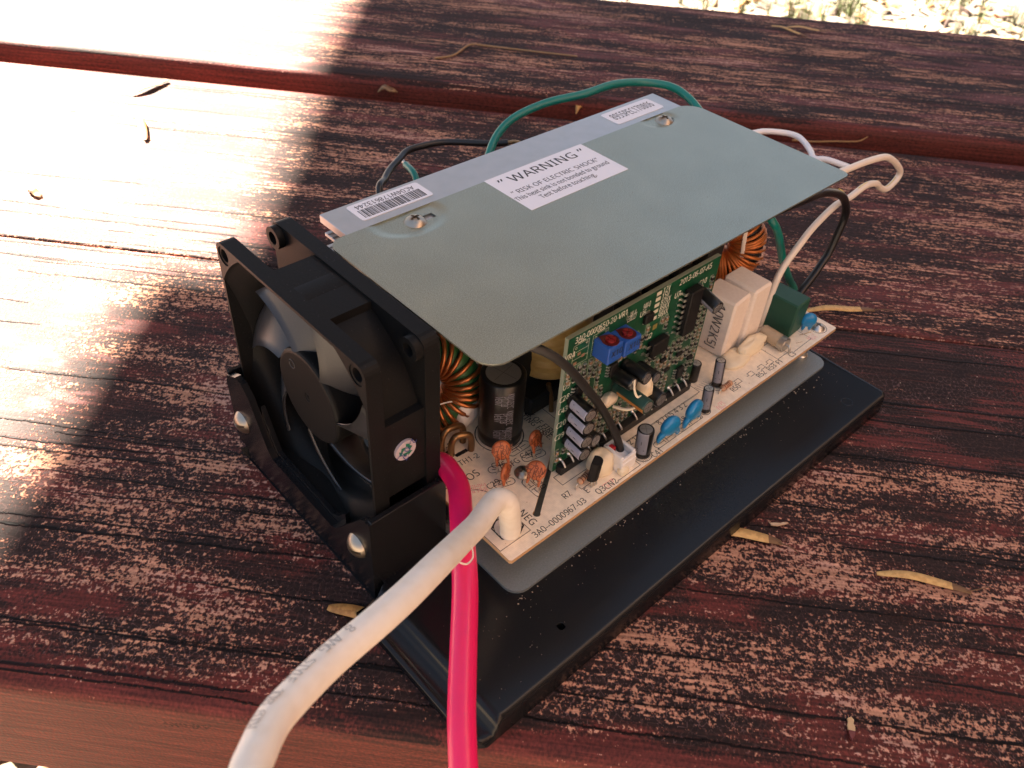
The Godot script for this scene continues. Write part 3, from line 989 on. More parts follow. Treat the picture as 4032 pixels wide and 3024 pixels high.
func cover_and_heat_sink():
	# extruded aluminium: top flange, web and fins
	var s := st()
	rbox(s, Vector3(121.5, 97.1, 24.0), Vector3(170, 3.0, 40.0), 0.2)
	rbox(s, Vector3(121.5, 67.5, 18.5), Vector3(170, 56.0, 3.0), 0.3)
	var hs := put(conv, "heat_sink", done(s), M.alu, "bare aluminium heat sink with fins behind the cover plate")
	for i in 9:
		var f := st()
		rbox(f, Vector3(121.5, 92.2 - i * 5.2, 11.6), Vector3(170, 1.3, 10.8), 0.2)
		for k in 3: rbox(f, Vector3(121.5, 92.95 - i * 5.2, 8.0 + k * 2.6), Vector3(170, 0.4, 0.9), 0.1)
		put(hs, "fin", done(f), M.alu)
	# cover plate: a sheet with two pressed dimples round its screws, slotted holes, rounded corners
	s = st()
	s.set_smooth_group(0)
	var x0 := 27.7; var x1 := 209.9; var z0 := 21.5; var z1 := 99.8
	var rad := [5.5, 8.5, 3.0, 7.0]      # back left, back right, front right, front left
	var zs := [z0]
	for k in [0.12, 0.4, 0.9, 1.6, 2.5, 3.5, 4.7, 6.0, 7.5]: zs.append(z0 + k)
	var zz := z0 + 8.5
	while zz < z1 - 8.0:
		zs.append(zz); zz += 0.9 if zz < 40.0 else 5.0
	for k in [7.5, 6.0, 4.7, 3.5, 2.5, 1.6, 0.9, 0.4, 0.12, 0.0]: zs.append(z1 - k)
	var us := []
	var u := 0.0
	while u < 1.0:
		us.append(u)
		var x := lerpf(x0, x1, u)
		u += 0.0052 if (x > 36 and x < 80) or x > 168 else 0.03
	us.append(1.0)
	var sheet := func(uu: float, z: float, under: bool) -> Vector3:
		var lo := x0
		var hi := x1
		if z < z0 + rad[0]: lo += rad[0] - sqrt(maxf(0, rad[0] * rad[0] - pow(z0 + rad[0] - z, 2)))
		if z > z1 - rad[3]: lo += rad[3] - sqrt(maxf(0, rad[3] * rad[3] - pow(z - z1 + rad[3], 2)))
		if z < z0 + rad[1]: hi -= rad[1] - sqrt(maxf(0, rad[1] * rad[1] - pow(z0 + rad[1] - z, 2)))
		if z > z1 - rad[2]: hi -= rad[2] - sqrt(maxf(0, rad[2] * rad[2] - pow(z - z1 + rad[2], 2)))
		var x := lerpf(lo, hi, uu)
		var y := 99.8
		for c in [[57.5, 25.0, 15.0, 11.0], [186.0, 25.0, 9.5, 6.5]]:
			var q := sqrt(pow((x - c[0]) / c[2], 2) + pow((z - c[1]) / c[3], 2))
			y -= 0.5 * (1.0 - smoothstep(0.72, 1.0, q))
		return w(x, y - (0.6 if under else 0.0), z)
	for i in zs.size() - 1:
		for k in us.size() - 1:
			var q := [sheet.call(us[k], zs[i], false), sheet.call(us[k + 1], zs[i], false), sheet.call(us[k + 1], zs[i + 1], false), sheet.call(us[k], zs[i + 1], false)]
			# leave out the slot next to each screw
			var cx: float = (q[0].x + q[2].x) * 500.0
			var cz: float = (q[0].z + q[2].z) * 500.0
			var cut := false
			for c in [[58.5, 27.5, 65.0], [187.5, 26.3, 190.6]]:
				var d := Vector2(cx, cz).distance_to(Vector2(clampf(cx, c[0], c[2]), c[1] + 0.5))
				if d < 1.5: cut = true
			if not cut:
				quad(s, q[0], q[1], q[2], q[3], Vector3.UP)
	var cov := put(conv, "cover_plate", done(s), M.cover, "grey zinc coated cover plate with a warning label")
	s = st()
	s.set_smooth_group(0)
	for i in zs.size() - 1:
		if zs[i] > 44.0: quad(s, sheet.call(0.0, zs[i], true), sheet.call(1.0, zs[i], true), sheet.call(1.0, zs[i + 1], true), sheet.call(0.0, zs[i + 1], true), Vector3.DOWN)
		for e in [0.0, 1.0]:
			quad(s, sheet.call(e, zs[i], true), sheet.call(e, zs[i + 1], true), sheet.call(e, zs[i + 1], false), sheet.call(e, zs[i], false), Vector3(e * 2 - 1, 0, 0))
	for z in [z0, z1]:
		quad(s, sheet.call(0.0, z, true), sheet.call(1.0, z, true), sheet.call(1.0, z, false), sheet.call(0.0, z, false), Vector3(0, 0, z - 50))
	put(cov, "sheared_edge", done(s), M.cover)
	screw(cov, Vector3(58.3, 99.3, 27.6), Vector3.UP, 3.9, 2.0, M.steel, 0.5)
	screw(cov, Vector3(187.5, 99.3, 26.4), Vector3.UP, 3.9, 2.0, M.steel, 0.2)
	# labels
	var X := Vector3.RIGHT
	var Z := Vector3.BACK
	var lab := put(cov, "warning_label", box(Vector3(118.4, 99.86, 33.7), Vector3(49.4, 0.12, 24.9), 0.02), M.paper, "white paper warning label")
	for e in [["” WARNING ”", 118.7, 26.2, 4.2, 43.0], ["“ RISK OF ELECTRIC SHOCK“", 117.6, 34.0, 2.2, 43.6], ["This heat sink is not bonded to ground", 117.5, 37.9, 2.0, 46.6], ["Test before touching.", 116.2, 41.6, 2.2, 27.6]]:
		text(cov, e[0], Vector3(e[1], 99.93, e[2]), X, -Z, e[3], M.ink if e[3] > 3 else M.ink_grey, false, 1.0, 0.03, e[4])
	barcode(hs, Rect2(45.6, 5.6, 29.6, 10.6), "AC04W178613244", true)
	var b2 := st()
	prism(b2, round_rect(170.2, 6.2, 199.6, 16.6, 1.3), -98.76, -98.5, Transform3D(Basis(X, Z, Vector3.DOWN), Vector3.ZERO))
	put(hs, "label", done(b2), M.paper, "white label with a tall serial number")
	text(hs, "8955PEC170806", Vector3(185.0, 98.77, 11.2), X, -Z, 4.6, M.ink_grey, true, 1.0, 0.03, 24.5)

func barcode(parent: Node, r: Rect2, t: String, upside: bool):
	var X := Vector3.RIGHT
	var Z := Vector3.BACK
	var s := st()
	prism(s, round_rect(r.position.x, r.position.y, r.end.x, r.end.y, 1.2), -98.76, -98.5, Transform3D(Basis(X, Z, Vector3.DOWN), Vector3.ZERO))
	put(parent, "label", done(s), M.paper, "white barcode label")
	s = st()
	var x := r.position.x + 1.8
	while x < r.end.x - 2.2:
		var wd := [0.16, 0.16, 0.32, 0.5][rng.randi() % 4] as float
		var z0 := r.position.y + 4.4
		rbox(s, Vector3(x + wd * 0.5, 98.78, z0 + 2.6), Vector3(wd, 0.04, 5.2), 0.005)
		x += wd + ([0.16, 0.2, 0.38, 0.16][rng.randi() % 4] as float)
	put(parent, "barcode", done(s), M.ink)
	text(parent, t, Vector3(r.get_center().x - 0.3, 98.77, r.position.y + 2.5), -X, Z, 1.9, M.ink, false, 1.0, 0.03, 24.4)


# ---------------------------------------------------------------- fan
func cyl(r: float, h: float, at: Vector3, op := CSGShape3D.OPERATION_UNION, sides := 48) -> CSGCylinder3D:
	var c := CSGCylinder3D.new()
	c.radius = r * 0.001
	c.height = h * 0.001
	c.sides = sides
	c.rotation = Vector3(0, 0, PI / 2)
	c.position = at * 0.001
	c.operation = op
	return c

func fan():
	# frame: two flanges joined by a round housing; local frame: x depth, y up, z across, from the top left front corner down
	var c := CSGCombiner3D.new()
	c.name = numbered("fan_frame")
	c.set_meta("label", "square black plastic fan frame")
	for f in [[0.0, 5.2], [19.6, 25.0]]:
		var p := CSGPolygon3D.new()
		p.polygon = scaled(round_rect(-40, -40, 40, 40, 3.6))
		p.depth = (f[1] - f[0]) * 0.001
		p.transform = Transform3D(Basis(Vector3(0, 0, 1), Vector3(0, 1, 0), Vector3(-1, 0, 0)), Vector3(f[0], 0, 0) * 0.001)
		c.add_child(p)
	c.add_child(cyl(39.4, 24.6, Vector3(12.5, 0, 0), CSGShape3D.OPERATION_UNION, 72))
	var bl := CSGBox3D.new()     # flat lands of the housing at its top and sides
	bl.size = Vector3(20, 78.4, 30) * 0.001
	bl.position = Vector3(12.5, 0, 0) * 0.001
	c.add_child(bl)
	var bl2 := CSGBox3D.new()
	bl2.size = Vector3(20, 30, 78.4) * 0.001
	bl2.position = Vector3(12.5, 0, 0) * 0.001
	c.add_child(bl2)
	for sy in [-1, 1]:
		for sz in [-1, 1]:
			c.add_child(cyl(3.9, 3.0, Vector3(18.6, 35.7 * sy, 35.7 * sz), CSGShape3D.OPERATION_UNION, 20))
	# flared bore
	var bore := CSGPolygon3D.new()
	bore.polygon = scaled(PackedVector2Array([Vector2(0, -20), Vector2(46.6, -20), Vector2(46.6, 0.1), Vector2(45.4, 0.9), Vector2(43.6, 2.0), Vector2(41.6, 3.2), Vector2(39.6, 4.8), Vector2(38.2, 7.0), Vector2(37.6, 10.0), Vector2(37.6, 19), Vector2(38.0, 22), Vector2(38.8, 25), Vector2(38.8, 40), Vector2(0, 40)]))
	bore.mode = CSGPolygon3D.MODE_SPIN
	bore.spin_sides = 72
	bore.smooth_faces = true
	bore.rotation = Vector3(0, 0, -PI / 2)
	var cutter := CSGCombiner3D.new()
	cutter.operation = CSGShape3D.OPERATION_SUBTRACTION
	cutter.add_child(bore)
	var square := CSGBox3D.new()     # the rim round the mouth stays a thin square wall
	square.size = Vector3(90, 77.8, 77.8) * 0.001
	square.operation = CSGShape3D.OPERATION_INTERSECTION
	cutter.add_child(square)
	c.add_child(cutter)
	for sy in [-1, 1]:
		for sz in [-1, 1]:
			c.add_child(cyl(2.25, 80.0, Vector3(12.5, 35.7 * sy, 35.7 * sz), CSGShape3D.OPERATION_SUBTRACTION, 20))
			c.add_child(cyl(3.3, 0.8, Vector3(0.0, 35.7 * sy, 35.7 * sz), CSGShape3D.OPERATION_SUBTRACTION, 24))
	# struts and the motor plate at the back
	var mp := cyl(17.5, 2.4, Vector3(23.6, 0, 0), CSGShape3D.OPERATION_UNION, 40)
	c.add_child(mp)
	for k in 4:
		var b := CSGBox3D.new()
		b.size = Vector3(2.2, 24, 3.6) * 0.001
		var a := PI / 4 + k * PI / 2 + 0.2
		b.transform = Transform3D(Basis(Vector3.RIGHT, a), Vector3(23.6, cos(a) * 27.5, sin(a) * 27.5) * 0.001)
		c.add_child(b)
	c.material_override = M.fan
	var ctr := Vector3(0, 60.2, 40) + FAN
	c.position = wv(ctr) - origin
	conv.add_child(c, true)
	# rotor: hub with a rounded rim, and seven swept blades
	var ax := frame(ctr + Vector3(3.2, 0, 0), Vector3(-1, 0, 0), Vector3.UP)
	var hubp := []
	for e in [[17.0, -17.0], [17.0, -1.4], [16.8, -0.7], [16.3, -0.2], [15.6, 0.0], [1.6, 0.0], [1.5, -0.25], [0.7, -0.25], [0.6, 0.05], [0.0, 0.05]]: hubp.append(Vector2(e[0], e[1]))
	var rot := put(conv, "fan_hub", turned(hubp, ax, 48), M.fan, "round grey black fan hub")
	var sc := st()
	wire(sc, ring_path(ctr + Vector3(3.1, 9.5, -7.0), Vector3(-1, 0, 0), 1.6, 16), 0.14, 6, -1, true)
	put(rot, "moulded_ring", done(sc), M.blade)
	for k in 7:
		var s := st()
		s.set_smooth_group(0)
		var a0 := TAU * k / 7 + 1.85
		var nr := 8
		var nc := 8
		var g := []
		for i in nr + 1:
			var r := lerpf(16.6, 36.9, float(i) / nr)
			var row := []
			for j in nc + 1:
				var t := float(j) / nc
				# swept blade: angle span grows outwards, pitched along the axis, a little camber
				var span := lerpf(0.86, 0.96, float(i) / nr)
				var a := a0 + 0.5 * float(i) / nr - t * span
				var x := lerpf(2.9 + 0.9 * i / nr, 19.5, t) - 1.6 * sin(t * PI)
				row.append([r, a, x])
			g.append(row)
		for i in nr:
			for j in nc:
				for sd in [0.0, 1.1]:
					var q := []
					for e in [[i, j], [i + 1, j], [i + 1, j + 1], [i, j + 1]]:
						var v: Array = g[e[0]][e[1]]
						q.append(wv(ctr + Vector3(v[2] + sd, sin(v[1]) * v[0], cos(v[1]) * v[0])))
					quad(s, q[0], q[1], q[2], q[3], Vector3(-1 if sd == 0.0 else 1, 0, 0))
		for i in nr:
			for j in [0, nc]:
				var q := []
				for e in [[i, 0.0], [i + 1, 0.0], [i + 1, 1.1], [i, 1.1]]:
					var v: Array = g[e[0]][j]
					q.append(wv(ctr + Vector3(v[2] + e[1], sin(v[1]) * v[0], cos(v[1]) * v[0])))
				quad(s, q[0], q[1], q[2], q[3], Vector3(-1 if j == 0 else 1, 0, 0))
		for j in nc:
			var q := []
			for e in [[j, 0.0], [j + 1, 0.0], [j + 1, 1.1], [j, 1.1]]:
				var v: Array = g[nr][e[0]]
				q.append(wv(ctr + Vector3(v[2] + e[1], sin(v[1]) * v[0], cos(v[1]) * v[0])))
			quad(s, q[0], q[1], q[2], q[3], q[0] - wv(ctr))
		put(rot, "fan_blade", done(s), M.blade)
	# round sticker on the side
	var sp := frame(Vector3(12.0, 62.8, 80.0) + FAN, Vector3(0, 0, 1))
	var stk := put(conv, "sticker", turned([Vector2(3.7, -1.0), Vector2(3.7, 0.12), Vector2(0, 0.13)], sp, 28), mat(0.46, 0.38, 0.4, 0.4), "small round sticker with a green recycling mark and the year 2017")
	var gs := st()
	var cs := Vector3(12.0, 62.8, 80.2) + FAN
	for k in 3:
		var a := TAU * k / 3 + 0.5
		var u := Vector3(cos(a), sin(a), 0)
		var v := Vector3(-sin(a), cos(a), 0)
		var q := [u * 0.8 + v * -1.2, u * 2.3 + v * -0.6, u * 1.7 + v * 1.0, u * 1.0 + v * 0.9]
		quad(gs, wv(cs + q[0]), wv(cs + q[1]), wv(cs + q[2]), wv(cs + q[3]), Vector3.BACK)
		tri(gs, wv(cs + u * 2.6 + v * 0.6), wv(cs + u * 0.6 + v * 1.1), wv(cs + u * 1.3 + v * 2.4), Vector3.BACK)
	put(stk, "recycling_mark", done(gs), mat(0.01, 0.14, 0.09, 0.5))
	for e in [["2", 2.6, 2.2], ["0", 0.4, 0.2], ["1", -1.0, -1.6], ["7", -0.6, -3.0]]:
		text(stk, e[0], cs + Vector3(e[1], e[2], 0.02), Vector3(-0.6, -0.8, 0), Vector3(0.8, -0.6, 0), 1.1, mat(0.03, 0.05, 0.2, 0.5))
	text(stk, "—", cs + Vector3(-2.6, -0.6, 0.02), Vector3(0.8, 0.6, 0), Vector3(-0.6, 0.8, 0), 1.6, mat(0.03, 0.05, 0.2, 0.5))

func ring_path(c: Vector3, n: Vector3, r: float, k: int) -> PackedVector3Array:
	var f := frame(c, n)
	var p := PackedVector3Array()
	for i in k: p.append(f * Vector3(cos(TAU * i / k) * r, 0, sin(TAU * i / k) * r))
	return p

func scaled(p: PackedVector2Array) -> PackedVector2Array:
	var r := PackedVector2Array()
	for v in p: r.append(v * 0.001)
	return r

func bracket():
	# black tray that holds the fan: cut-away front plate, floor, side walls
	var s := st()
	# outline in (z, y)
	var front := PackedVector2Array([Vector2(-3.2, 42), Vector2(-1.5, 46), Vector2(5, 49.2), Vector2(9, 48.5), Vector2(13, 44), Vector2(20.5, 26), Vector2(23, 22.8), Vector2(60.5, 21.6), Vector2(63.5, 23.5), Vector2(79, 42.6), Vector2(81, 44), Vector2(84, 44.2), Vector2(84, 6.4), Vector2(40, 6.6), Vector2(4, 7.2), Vector2(3, 12.5), Vector2(-2.9, 12.6)])
	prism(s, front, -1.2, 1.2, Transform3D(Basis(Vector3(0, 0, 1), Vector3.UP, Vector3(-1, 0, 0)), Vector3(-2.4, 0, 0)))
	# stepped lip along the inside of the cut-away
	var lip := PackedVector2Array([Vector2(16, 17), Vector2(16, 42), Vector2(23.5, 25.4), Vector2(26, 24.6), Vector2(57.5, 23.6), Vector2(61, 25.6), Vector2(66, 31), Vector2(66, 17)])
	prism(s, lip, -0.8, 0.8, Transform3D(Basis(Vector3(0, 0, 1), Vector3.UP, Vector3(-1, 0, 0)), Vector3(-0.3, 0, 0)))
	rbox(s, Vector3(12.0, 18.2, 40.5), Vector3(28, 2.4, 86), 0.3)
	rbox(s, Vector3(11.6, 25.5, 83.0), Vector3(29, 38.4, 2.2), 0.3)
	rbox(s, Vector3(11.6, 30.0, -2.2), Vector3(29, 34, 1.8), 0.3)
	# foot ribs under the front plate
	for z in [2.0, 78.0]: rbox(s, Vector3(4.5, 12, z), Vector3(12, 11, 2), 0.2)
	var b := put(conv, "fan_bracket", done(s), M.panel, "dusty black plastic bracket holding the fan")
	screw(b, Vector3(-3.6, 26.4, 3.4), Vector3(-1, 0.06, 0), 4.6, 2.9, M.steel, 0.25, false)
	screw(b, Vector3(-3.6, 26.9, 75.8), Vector3(-1, 0.06, 0), 4.6, 2.9, M.steel, 0.1, false)


# ---------------------------------------------------------------- upright green board
func daughter_board():
	# print on its face: x from 65.6 to 141.6, y from 28 down from 87.6
	var wd := 1024
	var ht := 804
	silk_o = Vector2(65.6, 0)
	silk_k = wd / 76.0
	var n := FastNoiseLite.new()
	n.seed = 77
	n.frequency = 0.02
	n.noise_type = FastNoiseLite.TYPE_CELLULAR
	n.cellular_return_type = FastNoiseLite.RETURN_CELL_VALUE
	n.cellular_distance_function = FastNoiseLite.DISTANCE_MANHATTAN
	n.fractal_type = FastNoiseLite.FRACTAL_NONE
	var d := n.get_image(wd, ht, false, false, true).get_data()
	var o := PackedByteArray()
	o.resize(wd * ht * 3)
	for i in wd * ht:
		var v := 0.9 + 0.22 * (d[i] / 255.0)
		o[i * 3] = int(16 * v); o[i * 3 + 1] = int(70 * v); o[i * 3 + 2] = int(45 * v)
	silk_img = Image.create_from_data(wd, ht, false, Image.FORMAT_RGB8, o)
	var k := Color(0.78, 0.76, 0.68)
	var Y := func(x: float, y: float) -> Vector2: return Vector2(x, 87.6 - y)
	# preset outlines with their pads
	for x in [68.4, 77.2]:
		pl([Y.call(x, 83.4), Y.call(x + 7.0, 83.4), Y.call(x + 7.0, 75.0), Y.call(x, 75.0)], 0.2, k)
		ln(Y.call(x, 80.5), Y.call(x + 7, 80.5), 0.18, k); ln(Y.call(x + 2, 84.0), Y.call(x + 5, 84.0), 0.5, k)
		ln(Y.call(x, 77.6), Y.call(x + 7, 77.6), 0.18, k)
		ring(Y.call(x + 1.2, 82.2), 0.4, 0.2, k, 12); ring(Y.call(x + 6.0, 82.4), 0.4, 0.2, k, 12)
	pl([Y.call(86, 85.2), Y.call(93, 85.2), Y.call(93, 82)], 0.2, k, false)
	for y in [85.9, 83.5, 81.0, 78.4, 75.5]: ln(Y.call(107.9, y), Y.call(108.9, y), 1.6, k)
	for p in [[71.2, 79.2], [73.2, 77.6], [69.8, 75.8]]: ln(Y.call(p[0], p[1]), Y.call(p[0] + 0.2, p[1]), 1.3, Color(0.55, 0.42, 0.34))
	ln(Y.call(109.8, 71.2), Y.call(110.0, 71.0), 2.2, Color(0.5, 0.46, 0.25))
	for e in [[66.4, 30.8, 140.8, 30.8], [124, 59.2, 131, 59.2], [72.5, 36.5, 72.5, 31]]: ln(Y.call(e[0], e[1]), Y.call(e[2], e[3]), 0.18, k)
	# small parts laid out in rows; places that larger parts cover are skipped
	var busy := [Rect2(65.6, 73.6, 21, 15), Rect2(84, 73.5, 10.5, 14), Rect2(65.6, 83, 24, 6), Rect2(117.5, 59.5, 13.5, 30), Rect2(104.5, 57.5, 14, 9.5), Rect2(100.5, 75.5, 6.5, 6), Rect2(106.5, 73.5, 10, 15), Rect2(65.6, 38.5, 8.5, 25.5), Rect2(87, 44, 20, 21), Rect2(65.6, 27, 77, 4.6), Rect2(131, 71, 6, 8), Rect2(118, 82.5, 24, 6), Rect2(66.5, 58.5, 7, 9), Rect2(84, 59.0, 7, 9), Rect2(126.5, 34.5, 8, 9), Rect2(92, 82, 14, 4), Rect2(107.5, 69, 5, 4)]
	var spots := []
	var x := 66.9
	var col := 0
	while x < 140.5:
		var y := 72.6 if x < 100 else 82.0
		while y > 32.4:
			var p := Vector2(x + rng.randf_range(-0.2, 0.2), y)
			var ok := rng.randf() < 0.86
			for b in busy:
				if b.grow(0.7).has_point(p): ok = false
			if ok: spots.append(p)
			y -= 3.0 + rng.randf_range(0.0, 0.5)
		x += 2.45 + (0.35 if col % 3 == 0 else 0.0)
		col += 1
	for p in spots:
		pl([Y.call(p.x - 0.85, p.y + 1.35), Y.call(p.x + 0.85, p.y + 1.35), Y.call(p.x + 0.85, p.y - 1.35), Y.call(p.x - 0.85, p.y - 1.35)], 0.15, k)
		if rng.randf() < 0.4: ln(Y.call(p.x - 0.6, p.y + 1.75), Y.call(p.x + 0.5, p.y + 1.75), 0.5, k.lerp(Color(0.1, 0.3, 0.2), 0.45))
	var m := mat(1, 1, 1, 0.35)
	m.albedo_texture = ImageTexture.create_from_image(silk_img)
	var s := st()
	s.set_normal(Vector3.BACK)
	for q in [[65.6, 28.2], [65.6, 87.6], [141.6, 87.6], [65.6, 28.2], [141.6, 87.6], [141.6, 28.2]]:
		s.set_uv(Vector2((q[0] - 65.6) / 76.0, (87.6 - q[1]) * silk_k / ht))
		s.add_vertex(w(q[0], q[1], 93.8))
	var db := put(conv, "daughter_board", done(s), m, "upright green circuit board crowded with small parts")
	s = st()
	rbox(s, Vector3(103.6, 57.9, 92.95), Vector3(76.04, 59.44, 1.6), 0.05)
	put(db, "board_core", done(s), mat(0.24, 0.27, 0.2, 0.6))
	# chip resistors and capacitors: body and two tinned ends
	var kinds := []
	for c in [M.smd_dark, M.smd_tan]:
		var a := st()
		rbox(a, Vector3(0, 6, 0.28), Vector3(0.95, 1.1, 0.55), 0.06)
		a.set_material(c)
		var mesh := done(a)
		var e := st()
		for sg in [-1, 1]: rbox(e, Vector3(0, 6 + sg * 0.78, 0.29), Vector3(1.1, 0.62, 0.62), 0.14)
		e.set_material(M.tin)
		e.generate_normals()
		e.commit(mesh)
		kinds.append(mesh)
	for p in spots:
		var b := Basis(Vector3.BACK, rng.randf_range(-0.04, 0.04)).scaled(Vector3(1.2, 1.12, 1.3))
		put(db, "chip_resistor" if rng.randf() < 0.5 else "chip_capacitor", kinds[0 if rng.randf() < 0.62 else 1], null, "", Transform3D(b, w(p.x, p.y, 93.8)))
	var X := Vector3.RIGHT
	var U := Vector3.UP
	for e in [["3A0-0000650-20", 77.9, 85.6, 2.0, 18.6], ["2013-06-07-A5", 128.1, 85.3, 2.0, 17.6], ["12V", 112.2, 86.0, 1.7, 3.8], ["15V", 112.2, 83.5, 1.7, 3.8], ["87XX", 112.9, 80.9, 1.7, 5.2], ["89XX", 112.9, 78.3, 1.7, 5.2], ["98XX", 112.9, 75.6, 1.7, 5.2], ["94V-0", 102.6, 83.6, 1.1, 3.6], ["XK-4", 95.8, 83.4, 1.0, 3.0], ["E302227", 95.6, 82.0, 0.9, 4.4], ["VR4", 67.0, 80.2, 0.9], ["VR1", 90.6, 85.6, 0.7], ["U7", 119.4, 80.4, 1.8], ["U2", 107.6, 68.0, 1.8], ["U6", 101.3, 80.8, 1.1], ["U9", 67.2, 67.6, 1.0], ["C28", 67.0, 62.6, 1.1], ["C43", 67.0, 57.2, 1.0], ["C20", 67.0, 50.8, 1.0], ["C29", 67.0, 45.0, 1.0], ["C10", 133.6, 79.6, 1.1]]:
		text(db, e[0], Vector3(e[1], e[2], 93.8), X, U, e[3], M.silk, false, 0.86, 0.03, e[4] if e.size() > 4 else 0.0)
	# bottom header with its solder joints
	s = st()
	rbox(s, Vector3(103.2, 29.2, 95.3), Vector3(72, 3.8, 2.8), 0.25)
	put(conv, "pin_header", done(s), M.header)
	for i in 17:
		if i == 8 or i == 12: continue
		var px := 69.0 + i * 4.2
		var q := st()
		wire(q, spline([Vector3(px, 32.6, 93.9), Vector3(px, 32.3, 95.0), Vector3(px, 31.3, 96.2), Vector3(px, 30.6, 96.6)], 4), 0.42, 8)
		lathe(q, [Vector2(0.85, 0), Vector2(0.6, 0.5), Vector2(0.3, 0.8)], frame(Vector3(px, 32.6, 93.8), Vector3.BACK), 10, true)
		put(conv, "solder_pin", done(q), M.tin)
	# blue presets
	preset(Vector3(80.8, 78.7, 97.2), Vector3(6.6, 6.9, 6.8), 0.0)
	preset(Vector3(89.0, 77.8, 97.3), Vector3(7.6, 6.2, 7.0), 1.0)
	# chips
	chip(Vector3(126.2, 71.8, 95.9), Vector3(6.6, 19.2, 3.4), 8, 2.3, -1)
	chip(Vector3(111.6, 62.9, 95.5), Vector3(8.6, 6.2, 3.0), 2, 2.4, -1)
	chip(Vector3(103.7, 78.4, 94.7), Vector3(4.4, 3.6, 1.5), 1, 1.0, 1)
	chip(Vector3(72.6, 63.4, 94.7), Vector3(3.6, 5.2, 1.5), 4, 1.25, -1)
	chip(Vector3(89.2, 63.6, 94.7), Vector3(3.6, 5.2, 1.5), 4, 1.25, -1)
	chip(Vector3(131.2, 39.4, 94.7), Vector3(3.8, 5.2, 1.5), 4, 1.25, -1)
	for e in [[118.6, 52, 1.6], [122.4, 45.5, 1.6], [83.8, 47.6, 1.5], [128.4, 49.8, 1.5], [136.4, 44, 1.5], [111.8, 47.4, 1.5], [79.4, 37.2, 1.5]]:
		chip(Vector3(e[0], e[1], 94.5), Vector3(2.9, 1.6, 1.1), 1, 0.8, 1)
	# lying capacitors on it
	for e in [[60.6, 70.4], [54.8, 70.4], [48.4, 70.6], [42.4, 70.6]]:
		can(Vector3(e[1], e[0], 94.4), Vector3(-0.12, 0.02, 1), 2.65, 9.6, Vector3(-0.9, 0.15, 0.2), M.stripe_light, M.sleeve, 1.5)
	can(Vector3(75.6, 44.0, 94.4), Vector3(0.02, 0.05, 1), 2.65, 8.4, Vector3(-0.5, -0.7, 0.2), M.stripe, M.sleeve, 1.2)
	can(Vector3(92.2, 55.3, 95.0), Vector3(-0.04, 0.03, 1), 2.75, 15.0, Vector3(-0.45, -0.75, 0), M.orange_stripe, M.dark_green_sleeve, 2.2, "lying capacitor with an orange and dark green sleeve")
	can(Vector3(90.4, 61.2, 94.4), Vector3(0.03, 0.05, 1), 2.5, 8.6, Vector3(-0.3, -0.8, 0), M.stripe, M.sleeve, 1.2)
	can(Vector3(95.6, 62.4, 94.4), Vector3(0.0, 0.03, 1), 2.5, 10.2, Vector3(0.2, -0.9, 0), M.stripe, M.sleeve, 1.4)
	can(Vector3(103.8, 57.0, 94.4), Vector3(0.0, 0.02, 1), 2.4, 8.6, Vector3(-0.2, -0.9, 0), M.stripe, M.sleeve, 1.2)
	can(Vector3(104.2, 49.4, 94.4), Vector3(-0.02, 0.0, 1), 2.9, 12.4, Vector3(-0.3, -0.9, 0), M.stripe, M.sleeve, 1.6)
	can(Vector3(133.4, 75.6, 94.2), Vector3(-0.1, -0.2, 1), 2.6, 9.0, Vector3(-0.7, -0.6, 0.2), M.stripe, M.sleeve, 1.6)
	# ivory glue between them, and a thread of it hanging over the orange one
	blob("glue_blob", Vector3(99.6, 54.6, 98.6), Vector3(3.6, 5.2, 5.6), M.ivory, 3)
	blob("glue_blob", Vector3(88.4, 51.0, 95.6), Vector3(3.6, 2.4, 2.2), M.ivory, 4)
	put(conv, "glue_thread", tube([Vector3(91.2, 63.4, 102.6), Vector3(89.8, 61.0, 104.2), Vector3(90.2, 58.4, 105.6), Vector3(92.2, 57.6, 106.2), Vector3(91.6, 54.4, 106.2), Vector3(89.6, 51.2, 103.4), Vector3(87.6, 50.2, 98.6)], 0.36, 6, 8, 0.6), M.ivory)

func preset(c: Vector3, size: Vector3, turn: float):
	var s := st()
	rbox(s, c, size, 0.25)
	rbox(s, c + Vector3(0, -size.y * 0.3, 0.15), Vector3(size.x * 0.98, size.y * 0.32, size.z), 0.2)
	var b := put(conv, "preset_resistor", done(s), M.trim_blue, "blue preset resistor with a red adjusting screw")
	var f := frame(c + Vector3(0.2, size.y * 0.5, 0.4), Vector3.UP)
	put(b, "red_face", turned([Vector2(2.9, -0.6), Vector2(2.9, 0.1), Vector2(0, 0.12)], f, 24), M.trim_dark_red)
	put(b, "red_face", box(Vector3(1.2, 0.02, -1.3), Vector3(3.6, 0.2, 2.8), 0.05, f), M.trim_dark_red)
	# slotted screw: four quadrants with the cross left open
	var q := st()
	for k in 4:
		var a := TAU * k / 4 + turn
		var pts := PackedVector2Array()
		var o := Vector2.from_angle(a + PI / 4) * 0.22
		pts.append(o)
		for i in 7: pts.append(o + Vector2.from_angle(a + PI / 2 * i / 6) * 1.5)
		prism(q, pts, 0.0, 0.75, Transform3D(Basis(Vector3.RIGHT, Vector3.BACK, Vector3.UP), f.origin + Vector3(0, 0.1, 0)))
	put(b, "adjusting_screw", done(q), M.trim_red)
	text(b, "X10", c + Vector3(0.6, 0.4, size.z * 0.5 + 0.15), Vector3.RIGHT, Vector3.UP, 1.1, M.ink)

